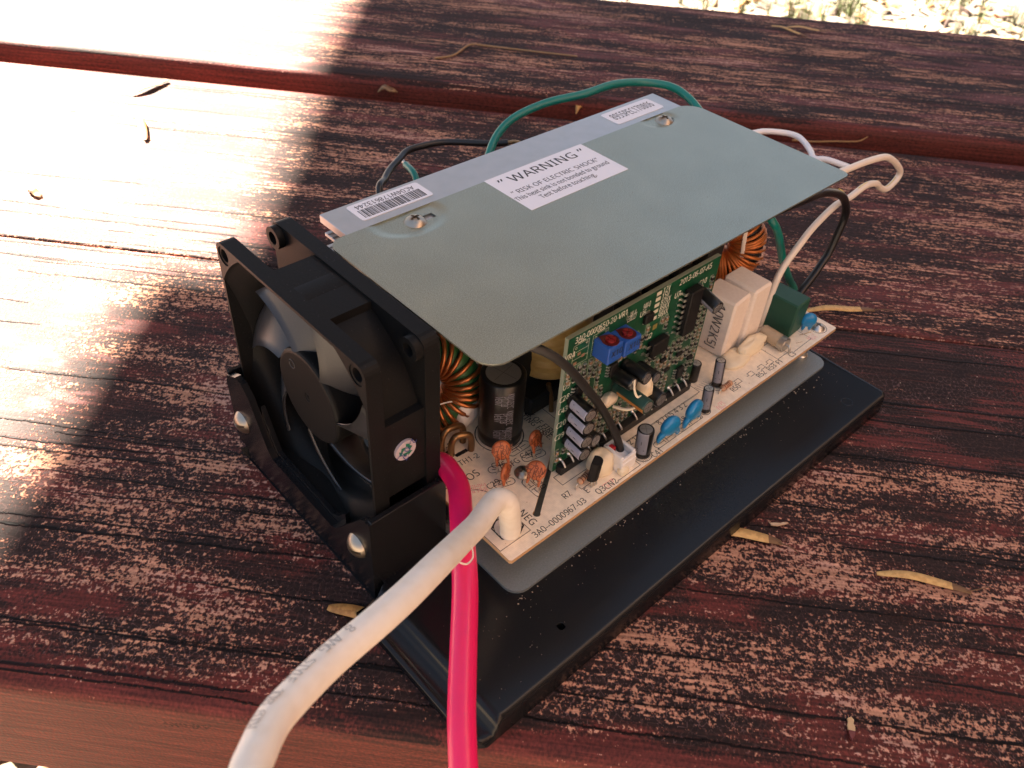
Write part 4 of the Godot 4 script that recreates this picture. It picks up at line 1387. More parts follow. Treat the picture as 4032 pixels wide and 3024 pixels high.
func chip(c: Vector3, size: Vector3, pins: int, reach: float, side: int):
	var s := st()
	rbox(s, c, size, minf(0.35, size.z * 0.2))
	var b := put(conv, "chip", done(s), M.matt_black)
	for sd in ([-1, 1] if side < 0 else [1]):
		for i in pins:
			var y := c.y + size.y * 0.5 - size.y * (i + 0.5) / pins
			var q := st()
			var pw := minf(1.25, size.y / pins * 0.5)
			var x0: float = c.x + sd * size.x * 0.5
			if side > 0:
				rbox(q, Vector3(c.x, c.y + size.y * 0.5 + 0.4, 94.0), Vector3(size.x * 0.4, 1.0, 0.5), 0.1)
				rbox(q, Vector3(c.x - size.x * 0.3, c.y - size.y * 0.5 - 0.3, 94.0), Vector3(0.7, 0.8, 0.4), 0.1)
			else:
				rbox(q, Vector3(x0 + sd * reach * 0.25, y, c.z - 0.1), Vector3(reach * 0.5, pw, 0.35), 0.1)
				rbox(q, Vector3(x0 + sd * reach * 0.6, y, (c.z + 93.8) * 0.5), Vector3(0.5, pw * 0.8, c.z - 93.7), 0.1)
				rbox(q, Vector3(x0 + sd * reach * 0.8, y, 94.05), Vector3(reach * 0.5, pw * 0.9, 0.5), 0.15)
			put(b, "pin", done(q), M.tin)

# electrolytic capacitor: sleeve with a rolled rim, scored metal top, printed stripe
func can(at: Vector3, dir: Vector3, r: float, h: float, stripe_to: Vector3, sm: Material, sleeve: Material, span := 1.3, label := "") -> MeshInstance3D:
	var f := frame(at, dir, stripe_to)
	var b := put(conv, "capacitor", turned([Vector2(r * 0.9, 0), Vector2(r, 0.35), Vector2(r, h * 0.12), Vector2(r * 0.95, h * 0.15), Vector2(r, h * 0.18), Vector2(r, h - 0.5), Vector2(r * 0.96, h - 0.12), Vector2(r * 0.86, h), Vector2(r * 0.76, h - 0.1)], f, 28, true), sleeve, label)
	var t := st()
	lathe(t, [Vector2(r * 0.8, h - 0.25), Vector2(r * 0.76, h - 0.08), Vector2(0, h - 0.06)], f, 24)
	put(b, "metal_top", done(t), M.cap_top)
	t = st()
	for k in 2: rbox(t, Vector3(0, h - 0.05, 0), Vector3(r * 1.3, 0.05, 0.1) if k else Vector3(0.1, 0.052, r * 1.3), 0.01, f * Transform3D(Basis(Vector3.UP, 0.5), Vector3.ZERO))
	put(b, "score_mark", done(t), M.ink_grey)
	t = st()
	var mid := PI / 2
	lathe(t, [Vector2(r + 0.015, h * 0.19), Vector2(r + 0.03, h * 0.2), Vector2(r + 0.03, h - 0.55), Vector2(r * 0.96 + 0.03, h - 0.13)], f, 12, false, mid - span * 0.5, mid + span * 0.5)
	put(b, "stripe", done(t), sm)
	# minus sign and chevron on the stripe
	t = st()
	var z := r + 0.045
	rbox(t, Vector3(0, h * 0.62, z), Vector3(0.22, h * 0.13, 0.03), 0.005, f)
	for sg in [-1, 1]:
		rbox(t, Vector3(sg * r * 0.22, h * 0.36, z - 0.06 * r), Vector3(r * 0.5, 0.18, 0.05), 0.005, f * Transform3D(Basis(), Vector3.ZERO))
	put(b, "minus_sign", done(t), M.ink)
	return b

func blob(n: String, c: Vector3, rad: Vector3, m: Material, sd: int, parent: Node = null) -> MeshInstance3D:
	var no := FastNoiseLite.new()
	no.seed = sd
	no.frequency = 0.7
	var s := st()
	s.set_smooth_group(0)
	var nu := 24
	var nv := 14
	var P := func(i: int, j: int) -> Vector3:
		var a := TAU * (i % nu) / nu
		var b := PI * j / nv
		var d := Vector3(sin(b) * cos(a), cos(b), sin(b) * sin(a))
		d /= pow(pow(absf(d.x), 2.7) + pow(absf(d.y), 2.7) + pow(absf(d.z), 2.7), 1.0 / 2.7)
		return wv(c + d * rad * (1.0 + 0.22 * no.get_noise_3dv(d * 1.3)))
	for i in nu:
		for j in nv:
			var q := [P.call(i, j), P.call(i + 1, j), P.call(i + 1, j + 1), P.call(i, j + 1)]
			var out: Vector3 = (q[0] + q[2]) * 0.5 - wv(c)
			if j == 0: tri(s, q[0], q[2], q[3], out)
			elif j == nv - 1: tri(s, q[0], q[1], q[2], out)
			else: quad(s, q[0], q[1], q[2], q[3], out)
	return put(conv if parent == null else parent, n, done(s), m)


# ---------------------------------------------------------------- parts on the main board
func toroid(c: Vector3, axis: Vector3, R: float, r: float, turns: int, wr: float, core: Material, cu: Material, skip := 0.0, label := ""):
	var f := frame(c, axis)
	var s := st()
	wire(s, ring_path(c, axis, R, 40), r - 0.2, 16, -1, true)
	var b := put(conv, "toroid_core", done(s), core, label)
	var p := PackedVector3Array()
	var per := 14
	for i in turns * per + 1:
		var t := float(i) / (turns * per)
		var a := lerpf(skip, TAU - skip, t) + 0.06 * sin(i * 0.37)
		var m := TAU * i / per
		var rr := r + wr + 0.25 * sin(i * 0.11)
		p.append(f * (Vector3(cos(a), 0, sin(a)) * (R + rr * cos(m)) + Vector3(0, rr * sin(m), 0)))
	s = st()
	wire(s, p, wr, 8)
	put(b, "copper_winding", done(s), cu)

func disc(c: Vector3, along: Vector3, r: float, th: float, m: Material, gap: float, leads: float, label: String, printed: String, lean := 0.0):
	var u := along.normalized()
	var nrm := u.cross(Vector3.UP).normalized()
	if nrm.dot(Vector3(-0.6, 0, 0.75)) < 0: nrm = -nrm
	var back := -nrm * sin(lean) + Vector3.UP * cos(lean)      # up the leaning disc
	nrm = nrm * cos(lean) + Vector3.UP * sin(lean)
	var s := st()
	var prof := [Vector2(0, -th), Vector2(r * 0.7, -th * 0.96), Vector2(r * 0.9, -th * 0.7), Vector2(r, -th * 0.2), Vector2(r, th * 0.2), Vector2(r * 0.9, th * 0.7), Vector2(r * 0.7, th * 0.96), Vector2(0, th)]
	lathe(s, prof, frame(c, nrm), 28, true)
	for sg in [-1, 1]:
		wire(s, spline([c + u * (sg * r * 0.5) - back * (r * 0.45), c + u * (sg * gap * 0.46) - back * (r * 0.95), c + u * (sg * gap * 0.5) - back * (r * 1.25 + leads * 0.3)], 5), th * 0.92, 10, th * 0.4)
	var b := put(conv, "ceramic_capacitor", done(s), m, label)
	for sg in [-1, 1]:
		var e: Vector3 = c + u * (sg * gap * 0.5) - back * (r * 1.2 + leads * 0.3)
		put(b, "lead", tube([e, Vector3(e.x + 0.3, (e.y + 26.8) * 0.5, e.z + 0.15), Vector3(e.x, 26.8, e.z)], 0.3, 3, 7), M.tin)
	if printed:
		var lines := printed.split("\n")
		for i in lines.size():
			text(b, lines[i], c + nrm * (th * 0.96 + 0.02) + back * (r * 0.55 - i * r * 0.4), u if u.cross(back).dot(nrm) > 0.0 else -u, back, r * 0.24, M.band_brown)

func board_parts():
	# tall capacitor
	var big := can(Vector3(64.5, 27.2, 67.5), Vector3.UP, 8.1, 30.0, Vector3(0.3, 0, -1), M.sleeve, M.sleeve, 0.4, "tall black capacitor beside the green board")
	for e in [[-0.10, "VENT", 4.2], [-0.36, "P1718", 4.6], [-0.62, "KM105°C", 6.6]]:
		var a: float = e[0] + 0.16
		# facing the viewer at the near left; read downwards
		var nrm := Vector3(-sin(0.85 + a), 0, cos(0.85 + a))
		for k in 3:
			text(big, e[1], Vector3(64.5, 51.0 - k * 8.0, 67.5) + nrm * 8.16, Vector3.DOWN, Vector3.UP.cross(nrm), 1.35, M.stripe, false, 1.0, 0.03, e[2])
	# capacitors along the front edge
	can(Vector3(97.9, 27.2, 107.6), Vector3(-0.02, 1, -0.03), 3.05, 12.6, Vector3(-1, 0, 0.35), M.stripe, M.sleeve, 1.5)
	can(Vector3(134.3, 27.2, 108.0), Vector3(-0.03, 1, -0.06), 2.05, 11.4, Vector3(-1, 0, 0.6), M.stripe, M.sleeve, 1.6)
	can(Vector3(149.6, 27.4, 101.8), Vector3(0.02, 1, -0.1), 2.05, 12.2, Vector3(-1, 0, 0.6), M.stripe, M.sleeve, 1.6)
	can(Vector3(144.5, 27.2, 93.5), Vector3(0, 1, 0), 2.2, 9.0, Vector3(0, 0, -1), M.sleeve, M.sleeve, 0.5)
	# orange ceramic discs round the earth screw
	var pr := "E\n472M\n1KV\nSEC"
	disc(Vector3(53.8, 35.9, 79.9), Vector3(2.7, 0, 1.3), 3.5, 1.0, M.ceramic, 4.2, 4.0, "orange ceramic disc capacitor nearest the tall capacitor", pr, 0.5)
	disc(Vector3(50.4, 32.4, 86.0), Vector3(1.0, 0.0, -0.5), 3.2, 1.0, M.ceramic, 4.2, 2.0, "orange ceramic disc capacitor leaning beside the screw", pr, 0.1)
	disc(Vector3(67.6, 34.8, 82.5), Vector3(1.0, 0, -0.16), 3.2, 1.0, M.ceramic, 4.2, 3.6, "orange ceramic disc capacitor next to the green board", pr, 0.3)
	disc(Vector3(57.6, 34.6, 93.6), Vector3(1.4, 0, 3.0), 3.5, 1.0, M.ceramic, 4.2, 3.4, "orange ceramic disc capacitor in front of the screw", pr, 0.5)
	screw(conv, Vector3(58.3, 27.1, 87.0), Vector3.UP, 3.3, 2.4, M.steel, 0.4)
	# blue discs
	disc(Vector3(110.4, 34.6, 108.9), Vector3(1, 0, 0.16), 4.3, 1.7, M.blue_cap, 9.2, 2.6, "blue disc capacitor beside the short black capacitor", "")
	disc(Vector3(123.8, 34.8, 109.2), Vector3(1, 0, -0.05), 4.4, 1.7, M.blue_cap, 9.0, 2.6, "blue disc capacitor in the middle of the board's edge", "")
	disc(Vector3(209.2, 33.2, 104.4), Vector3(0.8, 0, 0.7), 3.4, 1.5, M.blue_cap, 3.0, 3.0, "blue disc capacitor at the far end of the board", "")
	# copper jumpers
	for e in [[42.5, 61.0, 51.8, 61.8, 9.5], [44.2, 64.4, 51.4, 66.8, 8.6]]:
		var a := Vector3(e[0], 26.8, e[1])
		var b := Vector3(e[2], 26.8, e[3])
		var hgt: float = e[4]
		put(conv, "copper_jumper", tube([a, a + Vector3(0.1, hgt * 0.6, 0), a.lerp(b, 0.12) + Vector3(0, hgt * 0.92, 0), a.lerp(b, 0.3) + Vector3(0, hgt * 1.05, 0), a.lerp(b, 0.72) + Vector3(0, hgt * 1.0, 0), a.lerp(b, 0.92) + Vector3(0, hgt * 0.86, 0), b + Vector3(0.1, hgt * 0.5, 0), b], 1.25, 7, 14), M.bronze)
	# coils
	toroid(Vector3(49.5, 45.0, 46.0), Vector3(-0.55, 0.25, 0.8), 12.0, 6.4, 24, 0.85, M.core_green, M.copper, 0.5, "copper wound coil on a green core behind the fan")
	toroid(Vector3(195.6, 55.5, 62.0), Vector3(-0.72, 0.16, 0.64), 10.8, 6.6, 40, 0.78, M.ferrite, M.copper_orange, 0.1, "orange wound coil at the far end")
	put(conv, "coil_divider", box(Vector3.ZERO, Vector3(1.7, 25, 16), 0.3, Transform3D(Basis(Vector3.UP, -1.0) * Basis(Vector3.BACK, 0.1), Vector3(202.0, 55.0, 68.6))), M.cement, "cream divider standing in the orange coil")
	blob("glue_blob", Vector3(56.8, 35.0, 55.6), Vector3(5.0, 6.6, 4.8), M.white_plastic, 8)
	put(conv, "glue_thread", tube([Vector3(55, 41, 57), Vector3(51, 43, 56), Vector3(46, 42.5, 54), Vector3(42, 40, 52)], 0.3, 6, 6), M.white_plastic)
	# transformer wound with yellow tape, its core and legs
	var tf := Transform3D(Basis(), Vector3(97.0, 0, 57.0))
	var tm := []
	for i in 13: tm.append(Vector2(15.5 + 0.35 * (i % 2) - (2.2 if i == 0 else 0.0), 40.0 + i * 2.6))
	tm = [Vector2(11, 39)] + tm + [Vector2(11, 74)]
	var tr := put(conv, "transformer", turned(tm, tf, 36), M.tape, "transformer wound with yellow tape under the cover plate")
	put(tr, "ferrite_core", box(Vector3(97, 57, 57), Vector3(44, 52, 12), 0.8), M.ferrite)
	put(tr, "ferrite_core", box(Vector3(97, 33.6, 57), Vector3(40, 8, 26), 0.8), M.ferrite)
	for p in [[88.0, 70.6], [97, 71.6], [106, 70.6]]:
		put(tr, "terminal_leg", tube([Vector3(p[0], 26.9, p[1]), Vector3(p[0] - 0.3, 33, p[1] - 0.6), Vector3(p[0] - 1.0, 40, p[1] - 2.0)], 1.0, 4, 10), M.bronze)
	# power devices clamped under the cover, behind the green board
	for e in [[112, 0], [127, 1], [142, 0], [156, 1]]:
		put(conv, "power_transistor", box(Vector3(e[0], 62, 80), Vector3(12, 24, 5), 0.5), M.matt_black)
	put(conv, "clamp_bar", box(Vector3(132, 80, 77), Vector3(56, 14, 2.5), 0.3), M.alu)
	put(conv, "bobbin", box(Vector3(150, 50, 50), Vector3(26, 46, 30), 1.0), M.ferrite)
	put(conv, "power_transistor", box(Vector3(151.5, 79.5, 83.5), Vector3(9, 7, 5), 0.5), M.header)
	# cement resistors, film capacitor, fuse
	var r1 := put(conv, "cement_resistor", box(Vector3(0, 13.7, 0), Vector3(12.4, 27.6, 15.6), 0.9, Transform3D(Basis(Vector3.UP, 0.1), Vector3(170.0, 27.0, 84.6))), M.cement, "cream block resistor with its rating printed on its side")
	text(r1, "10W2K5J", Vector3(163.55, 41.0, 86.8), Vector3.DOWN, Vector3(0.1, 0, 0.99), 4.0, M.ink_grey)
	put(conv, "cement_resistor", box(Vector3(0, 14.6, 0), Vector3(11.8, 29.6, 15.8), 0.9, Transform3D(Basis(Vector3.UP, 0.02), Vector3(181.7, 27.0, 86.0))), M.cement, "cream block resistor next to the green box capacitor")
	put(conv, "film_capacitor", box(Vector3(0, 9.2, 0), Vector3(10.6, 16.6, 15.6), 0.6, Transform3D(Basis(Vector3.UP, 0.06), Vector3(202.4, 27.0, 95.2))), M.green_box, "dark green box capacitor")
	var fz := frame(Vector3(190.5, 30.2, 94.5), Vector3(-0.02, 0, 1))
	var fu := put(conv, "fuse", turned([Vector2(0.0, 0), Vector2(2.9, 0.0), Vector2(3.1, 0.4), Vector2(3.1, 11.6), Vector2(2.9, 12), Vector2(1.2, 12), Vector2(0, 12.4)], fz, 22), M.fuse)
	put(fu, "end_cap", turned([Vector2(3.22, 9.2), Vector2(3.22, 11.9), Vector2(2.8, 12.2), Vector2(0, 12.3)], fz, 22), M.solder)
	put(fu, "lead", tube([Vector3(190.3, 30.2, 106.6), Vector3(190.3, 30.0, 108.2), Vector3(190.3, 26.8, 108.8)], 0.5, 4, 8), M.solder)
	blob("glue_blob", Vector3(178.4, 30.2, 97.4), Vector3(8.2, 4.0, 3.0), M.ivory, 15)
	blob("glue_blob", Vector3(168.0, 27.9, 97.2), Vector3(7.0, 2.4, 4.6), M.ivory, 16)
	screw(conv, Vector3(215.9, 27.1, 106.5), Vector3.UP, 3.3, 1.8, M.solder, 0.2)
	# transistor, resistors
	var q3 := PackedVector2Array()
	for i in 13: q3.append(Vector2.from_angle(lerpf(-0.55, PI + 0.55, i / 12.0)) * 2.35)
	var s := st()
	prism(s, q3, 0.0, 8.2, Transform3D(Basis(Vector3(0.9, 0, -0.43), Vector3(0.43, 0.05, 0.9), Vector3(0.1, 1, 0.02)), Vector3(73.0, 30.4, 105.6)))
	var q := put(conv, "transistor", done(s), M.matt_black)
	for k in 3: put(q, "lead", tube([Vector3(72.4 + 0.9 * k, 30.6, 106.0), Vector3(72.2 + 1.1 * k, 28.6, 106.8), Vector3(72.1 + 1.3 * k, 26.8, 107.0)], 0.28, 3, 6), M.tin)
	resistor(Vector3(68.0, 29.4, 104.0), Vector3(75.0, 30.2, 103.0))
	resistor(Vector3(147.6, 28.6, 105.4), Vector3(154.6, 28.6, 105.2))
	# white connector with a red insert and ivory glue round it
	s = st()
	for e in [[Vector3(88.0, 29.4, 104.8), Vector3(7.6, 5.0, 9.4)], [Vector3(84.9, 32.4, 104.4), Vector3(1.4, 4.2, 8.4)], [Vector3(91.2, 32.4, 104.4), Vector3(1.4, 4.2, 8.4)], [Vector3(88, 32.4, 100.6), Vector3(7.4, 4.2, 1.4)], [Vector3(88, 32.0, 108.6), Vector3(7.4, 3.6, 1.2)]]: rbox(s, e[0], e[1], 0.25)
	var cn := put(conv, "connector", done(s), M.white_plastic)
	put(cn, "red_insert", box(Vector3(86.2, 33.2, 102.4), Vector3(1.7, 3.0, 2.2), 0.2), M.red_plastic)
	blob("glue_blob", Vector3(80.6, 30.0, 102.6), Vector3(4.4, 5.4, 4.6), M.ivory, 21)
	blob("glue_blob", Vector3(85.6, 28.2, 109.2), Vector3(2.0, 1.8, 1.7), M.ivory, 22)

func resistor(a: Vector3, b: Vector3):
	var l := a.distance_to(b)
	var f := frame(a, b - a)
	var R := put(conv, "resistor", turned([Vector2(0.2, l * 0.06), Vector2(1.15, l * 0.12), Vector2(1.3, l * 0.2), Vector2(1.05, l * 0.32), Vector2(1.0, l * 0.68), Vector2(1.3, l * 0.8), Vector2(1.15, l * 0.9), Vector2(0.2, l * 0.96)], f, 18, true), M.tan_resistor)
	for e in [0.2, 0.4, 0.52, 0.64]:
		var rr := 1.34 if e < 0.3 else 1.07
		put(R, "band", turned([Vector2(rr, l * e), Vector2(rr, l * (e + 0.055))], f, 18), M.band_brown)
	for e in [[a, -1], [b, 1]]:
		var p: Vector3 = e[0]
		var d: Vector3 = (b - a).normalized() * e[1]
		put(R, "lead", tube([p - d * 0.6, p + d * 0.6, p + d * 1.0 - Vector3(0, 0.8, 0), Vector3(p.x + d.x, 26.8, p.z + d.z)], 0.26, 4, 6), M.tin)


# ---------------------------------------------------------------- cables
func cables():
	var wc := [Vector3(37.4, 27.0, 103.1), Vector3(35.6, 34.0, 104.8), Vector3(33.3, 41.5, 106.3), Vector3(30.9, 49.4, 107.9), Vector3(28.8, 53.8, 108.0), Vector3(25.6, 56.2, 107.9), Vector3(20.9, 57.4, 109.6), Vector3(13.0, 60.4, 113.6), Vector3(4.6, 65.6, 117.8), Vector3(-12.1, 78.9, 127.5), Vector3(-25.7, 85.9, 133.5), Vector3(-35.7, 89.1, 136.5), Vector3(-48.5, 91.8, 139.3), Vector3(-58.8, 95.6, 143.2), Vector3(-64.9, 98.6, 146.5), Vector3(-69.9, 101.6, 151.0), Vector3(-73.5, 103.2, 154.8), Vector3(-76.5, 104.2, 161.8), Vector3(-78.5, 104.2, 169.8)]
	var white := put(conv, "power_cable", tube(wc, 3.5, 8, 28), M.cable_white, "thick white cable rising towards the viewer")
	put(white, "plastic_burr", tube([Vector3(-4.0, 71.5, 126.5), Vector3(-2.0, 69.5, 126.8), Vector3(1.0, 68.2, 125.6), Vector3(2.6, 68.6, 123.6), Vector3(3.2, 69.6, 121.8)], 0.28, 5, 6, 0.16), M.cable_white)
	# print along it
	var path := spline(wc, 8)
	var words := [["8 AWG", 0.64], ["STYLE", 0.69], ["1028", 0.745], ["600V", 0.79]]
	for e in words:
		var chars: String = e[0]
		for k in chars.length():
			if chars[k] == " ": continue
			var t: float = e[1] + k * 0.0075
			var i := int(t * (path.size() - 1))
			var p := path[i].lerp(path[i + 1], t * (path.size() - 1) - i)
			var d := (path[i + 1] - path[i]).normalized()
			var nr := Vector3(-0.35, 0.75, -0.15)
			nr = (nr - d * nr.dot(d)).normalized()
			text(white, chars[k], p + nr * 3.49, d, nr.cross(d), 1.35, M.cable_print, false, 1.1)
	var rc := [Vector3(34.9, 27.0, 70.8), Vector3(33.6, 33.0, 71.6), Vector3(31.8, 38.6, 73.4), Vector3(30.2, 43.0, 77.0), Vector3(28.6, 45.4, 82.2), Vector3(25.3, 47.3, 91.0), Vector3(17.6, 50.2, 101.4), Vector3(9.4, 53.6, 112.0), Vector3(-0.2, 54.8, 124.4), Vector3(-11.6, 53.2, 137.4), Vector3(-21.6, 50.0, 148.8), Vector3(-27.6, 46.6, 156.6), Vector3(-31.4, 43.8, 162.0), Vector3(-36, 40, 169), Vector3(-42, 35, 178)]
	put(conv, "power_cable", tube(rc, 3.55, 8, 28), M.cable_red, "thick red cable bending over the base edge")
	# flat black sensor lead
	put(conv, "sensor_lead", tube([Vector3(89.6, 31.0, 103.8), Vector3(88.4, 35.6, 103.2), Vector3(84.6, 44.6, 102.2), Vector3(79.4, 54.6, 101.2), Vector3(73.6, 63.4, 101.8), Vector3(66.0, 74.4, 101.8), Vector3(57.8, 85.8, 101.4), Vector3(51.4, 93.0, 99.0), Vector3(46, 96, 94), Vector3(42, 94, 84)], 1.45, 7, 14), M.rubber, "black lead rising from the white connector")
	# thin leads
	put(conv, "lead_wire", tube([Vector3(130, 40, -8), Vector3(129, 62, -18), Vector3(137.5, 80.0, -24.3), Vector3(152, 87.5, -29), Vector3(170, 92.2, -26), Vector3(187.1, 95.0, -18.6), Vector3(203, 96.6, -15.6), Vector3(217.8, 95.6, -10.9), Vector3(227.0, 94.6, -2.4), Vector3(230, 92, 6), Vector3(229, 88, 16), Vector3(222, 82, 34), Vector3(206, 79, 62), Vector3(200.5, 73.4, 78), Vector3(205.6, 66.4, 80.2), Vector3(212.9, 55.4, 80.4), Vector3(219, 46.4, 80.2), Vector3(226.3, 37.6, 80), Vector3(233, 29.6, 80), Vector3(241, 21, 80), Vector3(246, 12, 79)], 1.75, 7, 12), M.wire_green, "green lead arching over the heat sink")
	put(conv, "lead_wire", tube([Vector3(97, 40, -44), Vector3(99.6, 60.0, -53.4), Vector3(108.2, 60.0, -61.3), Vector3(116, 60, -67.6), Vector3(124.0, 60.0, -72.2), Vector3(131, 60, -76.4), Vector3(138.1, 60.0, -77.4), Vector3(152.0, 60.0, -74.2), Vector3(165.5, 60.0, -63.4), Vector3(172.1, 60.0, -58.4), Vector3(176.6, 60.6, -54.6)], 1.6, 7, 12), M.wire_black, "black lead behind the heat sink")
	put(conv, "bare_wire_end", tube([Vector3(176.6, 60.6, -54.6), Vector3(179.2, 61.2, -52.2), Vector3(181.2, 60.6, -50)], 0.9, 5, 8), M.bronze)
	put(conv, "lead_wire", tube([Vector3(128, 34, -62), Vector3(131.0, 50.0, -68.5), Vector3(135.4, 50.0, -82.4)], 1.6, 6, 12), M.wire_green, "short green lead with a bare end")
	put(conv, "bare_wire_end", tube([Vector3(135.2, 50.0, -82.2), Vector3(136.6, 50.6, -87.4)], 0.8, 4, 8), M.tin)
	put(conv, "lead_wire", tube([Vector3(296, 60, 62), Vector3(292, 61, 52), Vector3(289.9, 60.0, 46.4), Vector3(295.6, 60, 40.4), Vector3(300.6, 60.0, 34.2), Vector3(304.0, 60.0, 28.0), Vector3(303.3, 60.0, 22.6), Vector3(299.4, 60.2, 18.0), Vector3(294.9, 60.4, 14.4), Vector3(291.8, 60.0, 12.0), Vector3(284, 58, 8), Vector3(270, 50, 4)], 1.45, 7, 12), M.wire_white, "white lead looping beyond the cover plate")
	var wy := [Vector3(196.0, 27.4, 89.6), Vector3(197.4, 44.0, 89.8), Vector3(200.6, 55.0, 89.6), Vector3(212, 61.8, 88.4), Vector3(224.0, 65.4, 86.6), Vector3(240, 69.2, 85.6), Vector3(253.4, 68.4, 85.0), Vector3(265.6, 70.0, 85.0), Vector3(276.4, 67.6, 85.0), Vector3(283.0, 63.4, 85.0), Vector3(291.2, 60.0, 85.0), Vector3(298.8, 62.4, 85.0), Vector3(299.6, 66.4, 85.0), Vector3(292.0, 72.4, 85.0), Vector3(283.6, 77.4, 85.0), Vector3(274.0, 81.4, 85.0), Vector3(256.0, 84.4, 85.0), Vector3(236.0, 86.4, 85.0), Vector3(222, 88.0, 84), Vector3(206, 90.0, 80)]
	var wl := put(conv, "lead_wire", tube(wy, 1.45, 8, 12), M.wire_cream, "white lead with yellow streaks doubling back over the black lead")
	# the streaks lie along its upper side
	var yp := spline(wy, 8)
	for rg in [[52, 58], [64, 70], [78, 106]]:
		var s := st()
		var pp := PackedVector3Array()
		for i in range(rg[0], rg[1]):
			var d := (yp[i + 1] - yp[i]).normalized()
			var o := (Vector3(0.5, 0.8, -0.1) - d * Vector3(0.5, 0.8, -0.1).dot(d)).normalized()
			pp.append(yp[i] + o * 1.22)
		wire(s, pp, 0.32, 6)
		put(wl, "yellow_streak", done(s), M.wire_yellow)
	var bl := put(conv, "lead_wire", tube([Vector3(176, 84, 84), Vector3(196.7, 88.1, 90.0), Vector3(212, 86.4, 90), Vector3(224.0, 82.6, 90.0), Vector3(233.0, 78.0, 90.0), Vector3(239.2, 72.2, 90.0), Vector3(242.8, 66.2, 90), Vector3(243.0, 60.6, 90.0), Vector3(240.2, 47.8, 90.0), Vector3(236.6, 43, 90), Vector3(232.4, 38.2, 90.0), Vector3(224.8, 32.0, 90.0), Vector3(219, 27, 90)], 1.75, 7, 12), M.wire_black, "black lead with a yellow streak at the far end")
	put(bl, "yellow_streak", tube([Vector3(228.6, 82.4, 89.6), Vector3(233.6, 79.4, 89.6), Vector3(239.2, 74.0, 89.6)], 0.5, 5, 8), M.wire_yellow)


# ---------------------------------------------------------------- leaves and splinters on the table
func leaf_shape(s: SurfaceTool, a: Vector3, b: Vector3, wd: float, arch: float, n: int, th: float, bluntness := 0.6, bend := 0.0, t0 := 0.0, t1 := 1.0):
	var d := b - a
	var l := d.length()
	var u := d / l
	var side := u.cross(Vector3.UP).normalized()
	s.set_smooth_group(0)
	var rows := []
	for i in n + 1:
		var t := lerpf(t0, t1, float(i) / n)
		var hw := wd * 0.5 * pow(maxf(0.0, sin(PI * clampf(t * 0.96 + 0.02, 0, 1))), bluntness)
		var c := a + d * t + Vector3(0, arch * sin(PI * t) * (0.7 + 0.3 * sin(t * 7.0)), 0) + side * (bend * sin(PI * t))
		rows.append([c - side * hw + Vector3(0, hw * 0.14, 0), c, c + side * hw + Vector3(0, hw * 0.1, 0)])
	for i in n:
		for k in 2:
			for e in [th, 0.0]:
				var o := Vector3(0, e, 0)
				quad(s, wv(rows[i][k] + o), wv(rows[i][k + 1] + o), wv(rows[i + 1][k + 1] + o), wv(rows[i + 1][k] + o), Vector3.UP if e > 0.0 else Vector3.DOWN)
		for k in [0, 2]:
			quad(s, wv(rows[i][k]), wv(rows[i + 1][k]), wv(rows[i + 1][k] + Vector3(0, th, 0)), wv(rows[i][k] + Vector3(0, th, 0)), side * (k - 1))

func leaf(a: Vector3, b: Vector3, wd: float, m: Material, label: String, arch := 2.0, stem := Vector3.ZERO, bend := 0.0):
	var t := Node3D.new()
	t.name = numbered("dry_leaf")
	t.position = wv(a.lerp(b, 0.5))
	add_child(t)
	tag(t, label, "leaf", "narrow dry leaves lying on the table")
	var s := st()
	leaf_shape(s, a, b, wd, arch, 16, 0.25, 0.34, bend, 0.0, 0.8)
	var o := put(t, "blade", done(s), m)
	o.position -= t.position
	s = st()
	leaf_shape(s, a, b, wd, arch, 16, 0.25, 0.34, bend, 0.8, 1.0)
	o = put(t, "brown_tip", done(s), M.leaf_tip)
	o.position -= t.position
	if stem != Vector3.ZERO:
		o = put(t, "stalk", tube([b - (b - a).normalized() * 1.5 + Vector3(0, 0.4, 0), b.lerp(stem, 0.5) + Vector3(0, 0.8, 0), stem], 0.28, 4, 6, 0.16), mat(0.14, 0.07, 0.03, 0.7))
		o.position -= t.position

